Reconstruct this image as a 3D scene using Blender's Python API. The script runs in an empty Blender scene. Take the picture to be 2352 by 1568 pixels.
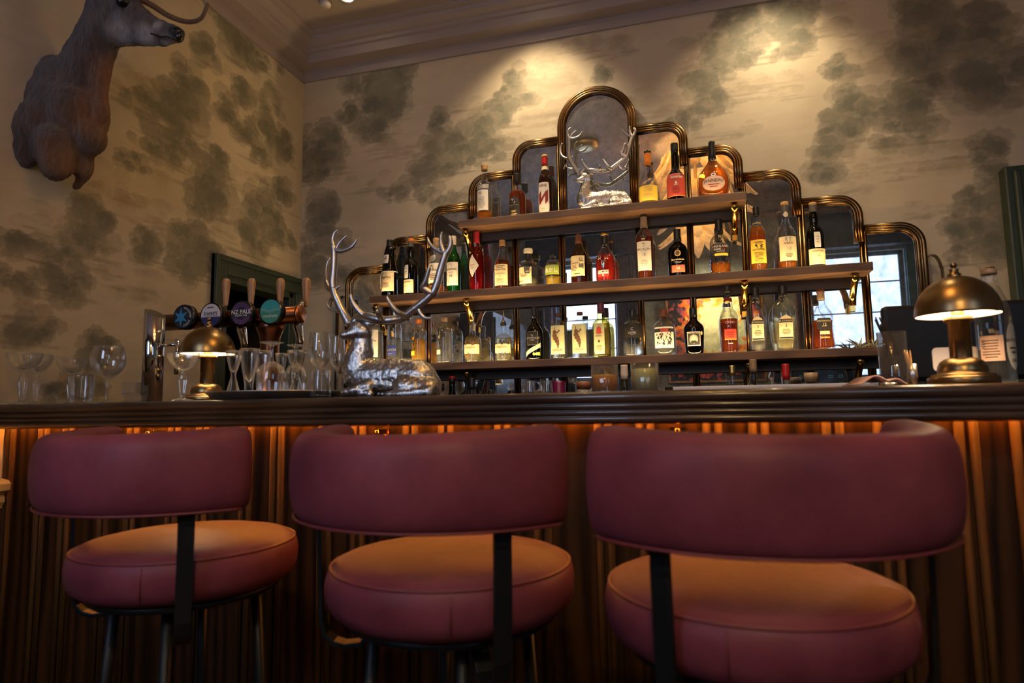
import bpy, bmesh, math, random
import numpy as np
from mathutils import Vector, Matrix, noise as mnoise

SC = bpy.context.scene
COL = SC.collection
PI = math.pi
RND = random.Random(11)
rad = math.radians

# ------------------------------------------------------------------ camera
CAMH = 1.05
FPX, IW, IH = 1486.7, 2352, 1568
YAW, PITCH, ROLL = rad(16.178), rad(5.957), rad(0.8575)
CR = (Matrix.Rotation(YAW, 3, 'Z') @ Matrix.Rotation(PITCH, 3, 'X')
      @ Matrix(((1, 0, 0), (0, 0, 1), (0, -1, 0))) @ Matrix.Rotation(ROLL, 3, 'Z'))

def ray(px, py):
    return CR @ Vector((px - IW / 2, py - IH / 2, FPX))
def at(px, py, Y):
    d = ray(px, py) * 1.0
    d = d * (Y / d.y)
    return Vector((d.x, d.y, d.z + CAMH))
def atX(px, py, X):
    d = ray(px, py)
    d = d * (X / d.x)
    return Vector((d.x, d.y, d.z + CAMH))
def mpp(px, py, Y):
    """metres per pixel across a round thing standing at depth Y on that line of sight"""
    d = ray(px, py); d = d * (Y / d.y)
    zc = (CR.transposed() @ d).z
    c = zc / d.length
    return zc / FPX * c

cam = bpy.data.cameras.new('camera')
cam.lens = FPX / IW * 36.0
cam.sensor_width = 36.0
cam.clip_start = 0.02
camo = bpy.data.objects.new('camera', cam)
COL.objects.link(camo)
m3 = Matrix((CR.col[0], -CR.col[1], -CR.col[2])).transposed()
camo.matrix_world = Matrix.Translation((0, 0, CAMH)) @ m3.to_4x4()
SC.camera = camo
cam.dof.use_dof = True
cam.dof.focus_distance = 2.9
cam.dof.aperture_fstop = 4.0

# ------------------------------------------------------------------ key planes (metres)
YW = 3.10            # back wall
XL, XR = -2.131, 2.6   # side walls
YR = -0.80           # rear wall, behind the photographer
ZC = 3.13            # ceiling
YM = 3.06            # mirror face
YP = 1.55            # bar front panel
YB = 1.40            # bar edge
ZB = 1.0852          # bar top
SF = 2.90            # shelf front edge
ZLOW, ZMID, ZTOP = 1.278, 1.626, 1.973
TH = 0.036
MX = -0.4395         # middle of the mirror

# ------------------------------------------------------------------ materials
MATS = {}
def nt(name):
    m = bpy.data.materials.new(name); m.use_nodes = True
    t = m.node_tree; t.nodes.clear()
    out = t.nodes.new('ShaderNodeOutputMaterial')
    return m, t, out
def nd(t, typ, **kw):
    n = t.nodes.new(typ)
    for k, v in kw.items():
        if k in n.inputs.keys(): n.inputs[k].default_value = v
        else: setattr(n, k, v)
    return n
def c4(c): return (c[0], c[1], c[2], 1.0)
def texco(t, scale=(1, 1, 1), obj=True):
    tc = nd(t, 'ShaderNodeTexCoord'); mp = nd(t, 'ShaderNodeMapping')
    mp.inputs['Scale'].default_value = scale
    t.links.new(tc.outputs['Object' if obj else 'Generated'], mp.inputs['Vector'])
    return mp.outputs['Vector']

def pm(name, col, rough=0.5, metal=0.0, var=None, bump=None, coat=0.0, spec=0.5, emit=None, es=0.0, sss=0.0, stretch=(1, 1, 1), col2=None, trans=0.0, sheen=0.0):
    """principled material; var=(noise scale, amount) colour mottling, bump=(scale, strength)"""
    if name in MATS: return MATS[name]
    m, t, out = nt(name)
    p = nd(t, 'ShaderNodeBsdfPrincipled')
    p.inputs['Base Color'].default_value = c4(col)
    p.inputs['Roughness'].default_value = rough
    p.inputs['Metallic'].default_value = metal
    p.inputs['Specular IOR Level'].default_value = spec
    p.inputs['Coat Weight'].default_value = coat
    p.inputs['Coat Roughness'].default_value = 0.25
    p.inputs['Transmission Weight'].default_value = trans
    p.inputs['Sheen Weight'].default_value = sheen
    if sss:
        p.inputs['Subsurface Weight'].default_value = 1.0; p.inputs['Subsurface Radius'].default_value = (1.0, 0.6, 0.25); p.inputs['Subsurface Scale'].default_value = sss
    if emit:
        p.inputs['Emission Color'].default_value = c4(emit); p.inputs['Emission Strength'].default_value = es
    vec = None
    if var or bump: vec = texco(t, stretch)
    if var:
        n = nd(t, 'ShaderNodeTexNoise', Scale=var[0], Detail=5.0, Roughness=0.6)
        t.links.new(vec, n.inputs['Vector'])
        r = nd(t, 'ShaderNodeValToRGB')
        a = col2 if col2 else tuple(max(0, x * (1 - var[1])) for x in col)
        b = col if col2 else tuple(x * (1 + var[1] * 0.6) for x in col)
        r.color_ramp.elements[0].position = 0.3; r.color_ramp.elements[0].color = c4(a)
        r.color_ramp.elements[1].position = 0.7; r.color_ramp.elements[1].color = c4(b)
        t.links.new(n.outputs['Fac'], r.inputs['Fac']); t.links.new(r.outputs['Color'], p.inputs['Base Color'])
    if bump:
        n2 = nd(t, 'ShaderNodeTexNoise', Scale=bump[0], Detail=4.0)
        t.links.new(vec, n2.inputs['Vector'])
        bp = nd(t, 'ShaderNodeBump', Strength=bump[1], Distance=0.01)
        t.links.new(n2.outputs['Fac'], bp.inputs['Height']); t.links.new(bp.outputs['Normal'], p.inputs['Normal'])
    t.links.new(p.outputs[0], out.inputs[0])
    MATS[name] = m
    return m

def emi(name, col, s):
    if name in MATS: return MATS[name]
    m, t, out = nt(name)
    e = nd(t, 'ShaderNodeEmission', Color=c4(col), Strength=s)
    t.links.new(e.outputs[0], out.inputs[0]); MATS[name] = m
    return m

def glass(name, tint=(0.97, 0.98, 0.97), edge=(0.55, 0.58, 0.56), ior=1.5, refr=0.0, rough=0.0, bump=None, edge_sheen=0.0):
    """thin-walled glass: what lies behind shows through, darker at grazing angles, with clear reflections"""
    if name in MATS: return MATS[name]
    m, t, out = nt(name)
    lw = nd(t, 'ShaderNodeLayerWeight', Blend=0.35)
    mix = nd(t, 'ShaderNodeMix', data_type='RGBA')
    mix.inputs[6].default_value = c4(tint); mix.inputs[7].default_value = c4(edge)
    t.links.new(lw.outputs['Facing'], mix.inputs[0])
    tr = nd(t, 'ShaderNodeBsdfTransparent'); t.links.new(mix.outputs[2], tr.inputs['Color'])
    base = tr
    if refr > 0:
        rf = nd(t, 'ShaderNodeBsdfRefraction', IOR=1.12, Roughness=0.0); t.links.new(mix.outputs[2], rf.inputs['Color'])
        mm = nd(t, 'ShaderNodeMixShader', Fac=refr)
        t.links.new(tr.outputs[0], mm.inputs[1]); t.links.new(rf.outputs[0], mm.inputs[2]); base = mm
    fr = nd(t, 'ShaderNodeFresnel', IOR=ior)
    gl = nd(t, 'ShaderNodeBsdfGlossy', Roughness=rough, Color=(1, 1, 1, 1))
    if bump:
        n2 = nd(t, 'ShaderNodeTexVoronoi', Scale=bump[0]); t.links.new(texco(t), n2.inputs['Vector'])
        bp = nd(t, 'ShaderNodeBump', Strength=bump[1], Distance=0.004)
        t.links.new(n2.outputs['Distance'], bp.inputs['Height'])
        for q in (fr, gl): t.links.new(bp.outputs['Normal'], q.inputs['Normal'])
    ms = nd(t, 'ShaderNodeMixShader')
    # pale scattering mixed in at grazing angles, painting bright light along the glass edges
    df = nd(t, 'ShaderNodeBsdfDiffuse', Color=(0.85, 0.88, 0.88, 1)); tl = nd(t, 'ShaderNodeBsdfTranslucent', Color=(0.85, 0.88, 0.88, 1))
    du = nd(t, 'ShaderNodeMixShader', Fac=0.5); t.links.new(df.outputs[0], du.inputs[1]); t.links.new(tl.outputs[0], du.inputs[2])
    dm_ = nd(t, 'ShaderNodeMath', operation='MULTIPLY'); dm_.inputs[1].default_value = edge_sheen; t.links.new(lw.outputs['Facing'], dm_.inputs[0])
    dx = nd(t, 'ShaderNodeMixShader'); t.links.new(dm_.outputs[0], dx.inputs[0]); t.links.new(base.outputs[0], dx.inputs[1]); t.links.new(du.outputs[0], dx.inputs[2]); base = dx
    fm_ = nd(t, 'ShaderNodeMath', operation='MINIMUM'); fm_.inputs[1].default_value = 0.45; t.links.new(fr.outputs[0], fm_.inputs[0])
    t.links.new(fm_.outputs[0], ms.inputs[0]); t.links.new(base.outputs[0], ms.inputs[1]); t.links.new(gl.outputs[0], ms.inputs[2])
    t.links.new(ms.outputs[0], out.inputs[0]); MATS[name] = m
    return m

def liquid(name, col, body=0.25, rough=0.0):
    """spirit in a bottle: a tinted refracting body with a little scattered glow"""
    if name in MATS: return MATS[name]
    m, t, out = nt(name)
    rr = nd(t, 'ShaderNodeBsdfRefraction', IOR=1.16, Color=c4(col), Roughness=rough)
    tp = nd(t, 'ShaderNodeBsdfTransparent', Color=c4(tuple(x ** 0.6 for x in col)))
    rf = nd(t, 'ShaderNodeMixShader', Fac=0.5)
    t.links.new(rr.outputs[0], rf.inputs[1]); t.links.new(tp.outputs[0], rf.inputs[2])
    tl = nd(t, 'ShaderNodeBsdfTranslucent', Color=c4(col))
    df = nd(t, 'ShaderNodeBsdfDiffuse', Color=c4(col))
    a = nd(t, 'ShaderNodeMixShader', Fac=0.5)
    t.links.new(tl.outputs[0], a.inputs[1]); t.links.new(df.outputs[0], a.inputs[2])
    b = nd(t, 'ShaderNodeMixShader', Fac=body)
    t.links.new(rf.outputs[0], b.inputs[1]); t.links.new(a.outputs[0], b.inputs[2])
    t.links.new(b.outputs[0], out.inputs[0]); MATS[name] = m
    return m

def wood(name, dark, light, scale=6.0, stretch=(14, 14, 1), rough=0.45, coat=0.0, ring=3.0, spec=0.5):
    if name in MATS: return MATS[name]
    m, t, out = nt(name)
    p = nd(t, 'ShaderNodeBsdfPrincipled', Roughness=rough)
    p.inputs['Coat Weight'].default_value = coat; p.inputs['Specular IOR Level'].default_value = spec
    v = texco(t, stretch)
    n1 = nd(t, 'ShaderNodeTexNoise', Scale=scale, Detail=8.0, Roughness=0.65, Distortion=0.6); t.links.new(v, n1.inputs['Vector'])
    w = nd(t, 'ShaderNodeTexWave', Scale=ring, Distortion=9.0, Detail=3.0); w.inputs['Detail Scale'].default_value = 1.2
    t.links.new(texco(t, tuple(s * 0.35 for s in stretch)), w.inputs['Vector'])
    mx = nd(t, 'ShaderNodeMath', operation='MULTIPLY_ADD'); mx.inputs[1].default_value = 0.45
    t.links.new(w.outputs['Fac'], mx.inputs[0])
    m2 = nd(t, 'ShaderNodeMath', operation='MULTIPLY'); m2.inputs[1].default_value = 0.75
    t.links.new(n1.outputs['Fac'], m2.inputs[0]); t.links.new(m2.outputs[0], mx.inputs[2])
    r = nd(t, 'ShaderNodeValToRGB')
    r.color_ramp.elements[0].position = 0.25; r.color_ramp.elements[0].color = c4(dark)
    r.color_ramp.elements[1].position = 0.8; r.color_ramp.elements[1].color = c4(light)
    t.links.new(mx.outputs[0], r.inputs['Fac']); t.links.new(r.outputs['Color'], p.inputs['Base Color'])
    bp = nd(t, 'ShaderNodeBump', Strength=0.15, Distance=0.003)
    t.links.new(mx.outputs[0], bp.inputs['Height']); t.links.new(bp.outputs['Normal'], p.inputs['Normal'])
    t.links.new(p.outputs[0], out.inputs[0]); MATS[name] = m
    return m

# ------------------------------------------------------------------ mesh builder
class MB:
    def __init__(s): s.v = []; s.f = []; s.m = []; s.sm = []
    def add(s, V, F, mi=0, smooth=True):
        o = len(s.v); s.v += [tuple(p) for p in V]
        for f in F: s.f.append(tuple(i + o for i in f)); s.m.append(mi); s.sm.append(smooth)
        return s
    def box(s, x0, x1, y0, y1, z0, z1, mi=0):
        V = [(x0, y0, z0), (x1, y0, z0), (x1, y1, z0), (x0, y1, z0), (x0, y0, z1), (x1, y0, z1), (x1, y1, z1), (x0, y1, z1)]
        return s.add(V, [(0, 3, 2, 1), (4, 5, 6, 7), (0, 1, 5, 4), (1, 2, 6, 5), (2, 3, 7, 6), (3, 0, 4, 7)], mi, False)
    def lathe(s, prof, seg=28, c=(0, 0, 0), mi=0, ribs=0, amp=0.0, sy=1.0, smooth=True, cap=True, rot=0.0, ribz=None):
        V = []; F = []
        for (r, z) in prof:
            for k in range(seg):
                a = rot + 2 * PI * k / seg
                am = amp if (ribz is None or ribz[0] <= z <= ribz[1]) else 0.0
                rr = r * (1 + am * math.cos(ribs * a)) if ribs else r
                V.append((c[0] + rr * math.cos(a), c[1] + rr * math.sin(a) * sy, c[2] + z))
        n = len(prof)
        for i in range(n - 1):
            for k in range(seg):
                k2 = (k + 1) % seg
                F.append((i * seg + k, i * seg + k2, (i + 1) * seg + k2, (i + 1) * seg + k))
        if cap:
            if prof[0][0] > 1e-5: F.append(tuple(range(seg))[::-1])
            if prof[-1][0] > 1e-5: F.append(tuple((n - 1) * seg + k for k in range(seg)))
        return s.add(V, F, mi, smooth)
    def tube(s, pts, rr, seg=10, mi=0, closed=False, sec=None, up=(0, 0, 1), smooth=True):
        """sweep a circle (radius or list of radii) or a section list [(a,b)] along points"""
        P = [Vector(p) for p in pts]; n = len(P)
        V = []; F = []
        upv = Vector(up); prevN = None
        for i in range(n):
            if closed: T = P[(i + 1) % n] - P[i - 1]
            else: T = P[min(i + 1, n - 1)] - P[max(i - 1, 0)]
            T.normalize()
            if sec is not None:
                N = upv - T * upv.dot(T)
                if N.length < 1e-4: N = Vector((1, 0, 0)) - T * T.x
                N.normalize()
            else:
                if prevN is None:
                    N = upv - T * upv.dot(T)
                    if N.length < 1e-3: N = Vector((1, 0, 0)) - T * T.x
                else: N = prevN - T * prevN.dot(T)
                N.normalize(); prevN = N
            B = T.cross(N)
            r = rr[i] if isinstance(rr, (list, tuple)) else rr
            S = sec if sec is not None else [(math.cos(2 * PI * k / seg), math.sin(2 * PI * k / seg)) for k in range(seg)]
            for (a, b) in S: V.append(tuple(P[i] + N * (a * r) + B * (b * r)))
        q = len(sec) if sec is not None else seg
        for i in range(n if closed else n - 1):
            j = (i + 1) % n
            for k in range(q):
                k2 = (k + 1) % q
                F.append((i * q + k, i * q + k2, j * q + k2, j * q + k))
        if not closed:
            F.append(tuple(range(q))[::-1]); F.append(tuple((n - 1) * q + k for k in range(q)))
        return s.add(V, F, mi, smooth)
    def sphere(s, c, r, seg=16, ring=10, sc=(1, 1, 1), mi=0):
        V = []; F = []
        for i in range(ring + 1):
            t = PI * i / ring
            for k in range(seg):
                a = 2 * PI * k / seg
                V.append((c[0] + r * sc[0] * math.sin(t) * math.cos(a), c[1] + r * sc[1] * math.sin(t) * math.sin(a), c[2] + r * sc[2] * math.cos(t)))
        for i in range(ring):
            for k in range(seg):
                k2 = (k + 1) % seg
                F.append((i * seg + k, (i + 1) * seg + k, (i + 1) * seg + k2, i * seg + k2))
        return s.add(V, F, mi)
    def prism(s, poly, a0, a1, axis='x', mi=0, smooth=False):
        """extrude a closed 2-D outline along an axis; outline given in the other two axes"""
        n = len(poly)
        def P(u, w, a): return {'x': (a, u, w), 'y': (u, a, w), 'z': (u, w, a)}[axis]
        V = [P(u, w, a0) for u, w in poly] + [P(u, w, a1) for u, w in poly]
        F = [(i, (i + 1) % n, n + (i + 1) % n, n + i) for i in range(n)]
        F.append(tuple(range(n))[::-1]); F.append(tuple(range(n, 2 * n)))
        return s.add(V, F, mi, smooth)
    def xf(s, M):
        s.v = [tuple(M @ Vector(p)) for p in s.v]; return s
    def build(s, name, mats, parent=None, loc=None, bevel=0.0, subs=0, auto=False):
        me = bpy.data.meshes.new(name)
        me.from_pydata(s.v, [], s.f)
        ml = mats if isinstance(mats, (list, tuple)) else [mats]
        for m in ml: me.materials.append(m)
        me.polygons.foreach_set('material_index', s.m)
        me.polygons.foreach_set('use_smooth', s.sm)
        bm = bmesh.new(); bm.from_mesh(me)
        bmesh.ops.recalc_face_normals(bm, faces=bm.faces) if not auto else None
        bm.to_mesh(me); bm.free()
        me.update()
        o = bpy.data.objects.new(name, me); COL.objects.link(o)
        if parent: o.parent = parent
        if loc is not None: o.location = loc
        if bevel:
            b = o.modifiers.new('bevel', 'BEVEL'); b.width = bevel; b.segments = 2; b.limit_method = 'ANGLE'; b.angle_limit = rad(40)
        if subs:
            b = o.modifiers.new('smooth', 'SUBSURF'); b.levels = subs; b.render_levels = subs
        return o

def tag(o, label=None, cat=None, group=None, kind=None):
    if label: o['label'] = label
    if cat: o['category'] = cat
    if group: o['group'] = group
    if kind: o['kind'] = kind
    return o
def thing(name, label, cat, loc=(0, 0, 0), rz=0.0, group=None):
    o = bpy.data.objects.new(name, None); COL.objects.link(o)
    o.empty_display_size = 0.05
    o.location = loc; o.rotation_euler = (0, 0, rz)
    return tag(o, label, cat, group)
def copy_tree(o, parent=None):
    c = o.copy(); COL.objects.link(c); c.parent = parent
    for ch in o.children: copy_tree(ch, c)
    return c
def structure(o): o['kind'] = 'structure'; return o

def spline(pts, n=6):
    """Catmull-Rom through points of any dimension"""
    P = [np.array(p, float) for p in pts]; out = []
    for i in range(len(P) - 1):
        p0 = P[max(i - 1, 0)]; p1 = P[i]; p2 = P[i + 1]; p3 = P[min(i + 2, len(P) - 1)]
        for k in range(n):
            t = k / n
            out.append(0.5 * ((2 * p1) + (-p0 + p2) * t + (2 * p0 - 5 * p1 + 4 * p2 - p3) * t * t + (-p0 + 3 * p1 - 3 * p2 + p3) * t ** 3))
    out.append(P[-1]); return out

TXT = {}
def text_geo(s, bold=0.0):
    """outline geometry of a word, centred, one unit tall"""
    k = (s, bold)
    if k in TXT: return TXT[k]
    cu = bpy.data.curves.new('lettering', 'FONT'); cu.body = s; cu.size = 1.0
    cu.align_x = 'CENTER'; cu.align_y = 'CENTER'; cu.resolution_u = 3; cu.offset = bold
    o = bpy.data.objects.new('lettering', cu)
    me = o.to_mesh()
    V = np.array([v.co[:] for v in me.vertices]).reshape(-1, 3)
    F = [tuple(p.vertices) for p in me.polygons]
    o.to_mesh_clear(); bpy.data.objects.remove(o); bpy.data.curves.remove(cu)
    TXT[k] = (V, F)
    return TXT[k]

def spot(name, loc, target, e, col, size=60, blend=0.6, r=0.03):
    l = bpy.data.lights.new(name, 'SPOT'); l.energy = e; l.color = col
    l.spot_size = rad(size); l.spot_blend = blend; l.shadow_soft_size = r
    o = bpy.data.objects.new(name, l); COL.objects.link(o); o.location = loc
    o.rotation_euler = (Vector(target) - Vector(loc)).to_track_quat('-Z', 'Y').to_euler()
    return o
def point(name, loc, e, col, r=0.02):
    l = bpy.data.lights.new(name, 'POINT'); l.energy = e; l.color = col; l.shadow_soft_size = r
    o = bpy.data.objects.new(name, l); COL.objects.link(o); o.location = loc
    return o
def area(name, loc, target, e, col, sx, sy):
    l = bpy.data.lights.new(name, 'AREA'); l.energy = e; l.color = col; l.shape = 'RECTANGLE'; l.size = sx; l.size_y = sy
    o = bpy.data.objects.new(name, l); COL.objects.link(o); o.location = loc
    o.rotation_euler = (Vector(target) - Vector(loc)).to_track_quat('-Z', 'Y').to_euler()
    return o
WARM = (1.0, 0.70, 0.38)
# ================================================================== ROOM SHELL
def wallpaper():
    """scenic paper: grey-green trees and brown banks of cloud on a buff ground.
    A coarse per-vertex field places the trees, noise gives them their leafy outlines."""
    m, t, out = nt('scenic_wallpaper')
    L = t.links
    at_ = nd(t, 'ShaderNodeAttribute', attribute_name='pattern')
    def math_(op, a, b=None, c=None):
        n = nd(t, 'ShaderNodeMath', operation=op)
        for i, x in enumerate((a, b, c)):
            if x is None: continue
            if isinstance(x, (int, float)): n.inputs[i].default_value = x
            else: L.new(x, n.inputs[i])
        return n.outputs[0]
    def noise_(sc, det=4.0, st=(1, 1, 1), ro=0.55):
        n = nd(t, 'ShaderNodeTexNoise', Scale=sc, Detail=det, Roughness=ro); L.new(texco(t, st), n.inputs['Vector']); return n.outputs['Fac']
    big = noise_(5.0, 5.0); streak = noise_(4.0, 6.0, (1.0, 1.0, 5.5), 0.65); fine = noise_(45, 4)
    def mixc(f, a, b):
        n = nd(t, 'ShaderNodeMix', data_type='RGBA')
        for i, x in ((0, f), (6, a), (7, b)):
            if isinstance(x, tuple): n.inputs[i].default_value = c4(x)
            elif isinstance(x, float): n.inputs[i].default_value = x
            else: L.new(x, n.inputs[i])
        return n.outputs[2]
    base = mixc(streak, (0.45, 0.37, 0.265), (0.60, 0.51, 0.375))
    base = mixc(math_('MULTIPLY_ADD', big, 1.6, -0.62), base, (0.40, 0.32, 0.225))
    cover = math_('MULTIPLY', at_.outputs['Alpha'], math_('MULTIPLY_ADD', fine, 0.40, 0.82))
    base = mixc(cover, base, at_.outputs['Color'])
    p = nd(t, 'ShaderNodeBsdfPrincipled', Roughness=0.62); p.inputs['Specular IOR Level'].default_value = 0.3
    L.new(base, p.inputs['Base Color'])
    bp = nd(t, 'ShaderNodeBump', Strength=0.06, Distance=0.002); L.new(noise_(260, 2), bp.inputs['Height']); L.new(bp.outputs[0], p.inputs['Normal'])
    L.new(p.outputs[0], out.inputs[0])
    return m
PAPER = wallpaper()

# clumps of the printed pattern, (x, y, rx, ry) as seen, put on the wall they belong to
TREES_BACK = [(830,195,38,32),(900,200,46,48),(925,165,25,20),(868,250,55,40),(800,258,22,32),(900,255,45,25),(845,300,45,30),(756,325,36,36),
 (742,372,48,34),(722,402,40,20),(700,340,20,60),(1180,185,24,32),(1150,215,20,16),(1190,228,34,26),(1142,262,34,34),(1112,305,48,36),(1010,288,24,38),(1004,338,30,28),
 (1058,338,60,42),(1130,345,40,26),(1000,378,48,34),(965,410,44,26),(1060,375,45,20),(1690,40,46,38),(1735,75,70,36),(1800,40,60,50),(1835,95,36,30),
 (1640,112,30,40),(1700,118,60,32),(1652,160,36,26),(1740,132,76,16),(1612,192,42,36),(1636,232,34,28),(1602,258,44,20),(1565,285,45,22),(2120,128,56,56),
 (2190,95,40,90),(2110,190,60,42),(1930,148,34,36),(1958,232,46,38),(2036,262,90,40),(2080,305,80,36),(1930,292,44,46),(1906,345,36,30),(1890,395,46,30),
 (2090,240,50,40),(2250,60,70,60),(2300,165,90,80),(2180,60,50,60),(2120,30,60,50),(2270,345,40,38),(2278,400,30,30),(2250,450,46,28),(2238,508,52,44),
 (2204,535,30,26),(2230,575,70,30),(2330,470,60,80),(745,490,36,44),(728,545,40,30),(770,560,42,22),(722,600,40,40),(760,640,60,30),(905,445,40,20),
 (1380,175,22,20),(1010,450,60,24),(2300,560,50,40)]
MID_BACK = [(1400,115,60,30),(1290,300,30,30),(1480,250,70,40),(1250,170,50,40),(900,330,70,30),(920,350,60,16),(1660,300,80,20),(1750,190,90,26),(1800,215,60,16),
 (1700,215,40,30),(1990,380,120,26),(2000,120,70,50),(2080,400,60,14),(1900,60,60,40),(2060,180,60,60),(1080,240,60,30),(1180,330,60,30),(2180,350,70,40),
 (1590,120,40,50),(1250,230,60,60),(860,420,80,22),(1960,430,50,20),(2130,480,60,22),(1330,105,50,20)]
TREES_LEFT = [(438,186,30,44),(420,250,50,50),(395,300,60,36),(340,245,60,34),(360,340,50,26),(420,335,50,26),(530,60,26,40),(560,120,30,36),(610,140,40,22),(500,20,40,30),
 (622,250,20,54),(606,310,36,36),(590,350,30,24),(484,430,40,56),(500,370,24,30),(460,480,30,20),(606,490,32,46),(572,545,48,36),(640,540,36,26),(640,440,30,30),(300,370,40,18),
 (216,508,44,44),(188,560,56,26),(150,590,40,20),(446,545,46,46),(430,600,46,40),(470,590,30,40),(232,800,40,38),(214,845,34,24),(196,890,46,32),(140,905,40,24),(60,560,56,34),
 (40,640,60,30),(150,650,50,46),(330,560,30,40),(560,300,24,24),(470,120,26,30),(520,250,22,30),(80,760,60,40),(560,215,20,30),(655,330,18,40)]
MID_LEFT = [(300,200,60,50),(260,420,60,40),(400,400,60,26),(560,180,60,40),(560,420,60,30),(330,480,60,40),(120,520,70,40),(300,640,60,50),(420,760,60,40),(60,720,70,40),
 (560,90,40,40),(620,400,40,30),(380,520,50,30),(240,600,50,40),(500,520,40,30)]

PW = random.Random(21)
class Sheet:
    """a printed wall: regular grid of printed colour, clumps built up from many small scalloped dabs"""
    def __init__(s, u0, u1, z0, z1, st):
        s.u = np.arange(u0, u1 + st / 2, st); s.z = np.arange(z0, z1 + st / 2, st); s.st = st
        s.c = np.zeros((len(s.z), len(s.u), 3)); s.a = np.zeros((len(s.z), len(s.u)))
    def dab(s, cu, cz, ru, rz, col, al, fade=0.42, scal=0.17, soft=0.055):
        i0, i1 = np.searchsorted(s.u, [cu - ru * 1.3, cu + ru * 1.3]); j0, j1 = np.searchsorted(s.z, [cz - rz * 1.3, cz + rz * 1.3])
        if i1 - i0 < 2 or j1 - j0 < 2: return
        U, Z = np.meshgrid((s.u[i0:i1] - cu) / ru, (s.z[j0:j1] - cz) / rz)
        r = np.hypot(U, Z); th = np.arctan2(Z, U); ph = PW.random() * 6; n = PW.randint(5, 9)
        lim = 1 + scal * np.abs(np.cos(n * 0.5 * th + ph)) - scal * 0.5
        k = np.clip((lim - r) / soft, 0, 1) * (1 - fade + fade * np.clip((Z + 1) * 0.5, 0, 1)) * al
        A = s.a[j0:j1, i0:i1]; C = s.c[j0:j1, i0:i1]
        na = k + A * (1 - k)
        C[:] = np.where(na[..., None] > 1e-4, (np.array(col) * k[..., None] + C * (A * (1 - k))[..., None]) / np.maximum(na, 1e-4)[..., None], C)
        A[:] = na
    def tree(s, cu, cz, ru, rz):
        lo = min(ru, rz)
        for lay in range(3):
            for _ in range((7, 9, 7)[lay]):
                an = PW.random() * 2 * PI; q = math.sqrt(PW.random()) * (0.95, 0.85, 0.7)[lay]
                r = lo * PW.uniform(0.30, 0.62) * (1.15, 1.0, 0.85)[lay]
                g = PW.random()
                col = ((0.25 + .05 * g, 0.215 + .04 * g, 0.155 + .03 * g), (0.165 + .05 * g, 0.15 + .045 * g, 0.112 + .03 * g), (0.105 + .05 * g, 0.102 + .045 * g, 0.076 + .035 * g))[lay]
                s.dab(cu + ru * q * math.cos(an), cz + rz * q * math.sin(an) * 0.95, r * PW.uniform(.9, 1.25), r * PW.uniform(.75, 1.0), col, (0.58, 0.52, 0.42)[lay])
        for _ in range(5):
            s.dab(cu + ru * PW.uniform(-.6, 1.0), cz - rz * PW.uniform(.4, 1.0), ru * PW.uniform(.35, .8), lo * PW.uniform(.05, .12), (0.19, 0.165, 0.12), 0.4, 0.3, 0.3, 0.5)
    def bank(s, cu, cz, ru, rz):
        lo = min(ru, rz)
        for _ in range(9):
            an = PW.random() * 2 * PI; q = math.sqrt(PW.random()); r = lo * PW.uniform(0.3, 0.6); g = PW.random()
            s.dab(cu + ru * q * math.cos(an), cz + rz * q * math.sin(an), r * PW.uniform(1.0, 1.7), r * PW.uniform(.6, .9), (0.30 + .07 * g, 0.24 + .06 * g, 0.165 + .05 * g), 0.42, 0.7)
        for _ in range(7):
            s.dab(cu + ru * PW.uniform(-.8, .9), cz - rz * PW.uniform(.2, 1.0), ru * PW.uniform(.3, .8), lo * PW.uniform(.06, .14), (0.27, 0.22, 0.155), 0.36, 0.2, 0.35, 0.5)
def wall_mesh(name, axis, c, sheet, lo, hi, hole=None):
    """the papered wall: fine cells where the print is in view, a few large ones elsewhere"""
    u = np.concatenate(([lo[0]] if lo[0] < sheet.u[0] - 1e-6 else [], sheet.u, [hi[0]] if hi[0] > sheet.u[-1] + 1e-6 else []))
    z = np.concatenate(([lo[1]] if lo[1] < sheet.z[0] - 1e-6 else [], sheet.z, [hi[1]] if hi[1] > sheet.z[-1] + 1e-6 else []))
    iu = 1 if lo[0] < sheet.u[0] - 1e-6 else 0; iz = 1 if lo[1] < sheet.z[0] - 1e-6 else 0
    rgba = np.zeros((len(z), len(u), 4)); rgba[..., :3] = 0.25
    rgba[iz:iz + len(sheet.z), iu:iu + len(sheet.u), :3] = sheet.c; rgba[iz:iz + len(sheet.z), iu:iu + len(sheet.u), 3] = sheet.a
    U, Z = np.meshgrid(u, z); K = np.full(U.shape, c)
    co = np.stack((U, K, Z) if axis == 'y' else (K, U, Z), -1).reshape(-1, 3)
    nu = len(u); jj, ii = np.meshgrid(np.arange(len(z) - 1), np.arange(nu - 1), indexing='ij')
    if hole:
        mu = (u[:-1] + u[1:]) / 2; mz = (z[:-1] + z[1:]) / 2
        MU, MZ = np.meshgrid(mu, mz); keep = ~((MU > hole[0]) & (MU < hole[1]) & (MZ > hole[2]) & (MZ < hole[3]))
        jj, ii = jj[keep], ii[keep]
    b = (jj * nu + ii).ravel(); q = np.stack((b, b + 1, b + nu + 1, b + nu), -1).astype(np.int32)
    me = bpy.data.meshes.new(name); me.vertices.add(len(co)); me.vertices.foreach_set('co', co.ravel().astype(np.float32))
    me.loops.add(q.size); me.loops.foreach_set('vertex_index', q.ravel()); me.polygons.add(len(q))
    me.polygons.foreach_set('loop_start', np.arange(0, q.size, 4, dtype=np.int32)); me.update(calc_edges=True)
    ca = me.color_attributes.new('pattern', 'FLOAT_COLOR', 'POINT'); ca.data.foreach_set('color', rgba.ravel().astype(np.float32))
    me.materials.append(PAPER)
    o = bpy.data.objects.new(name, me); COL.objects.link(o); return structure(o)
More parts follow.
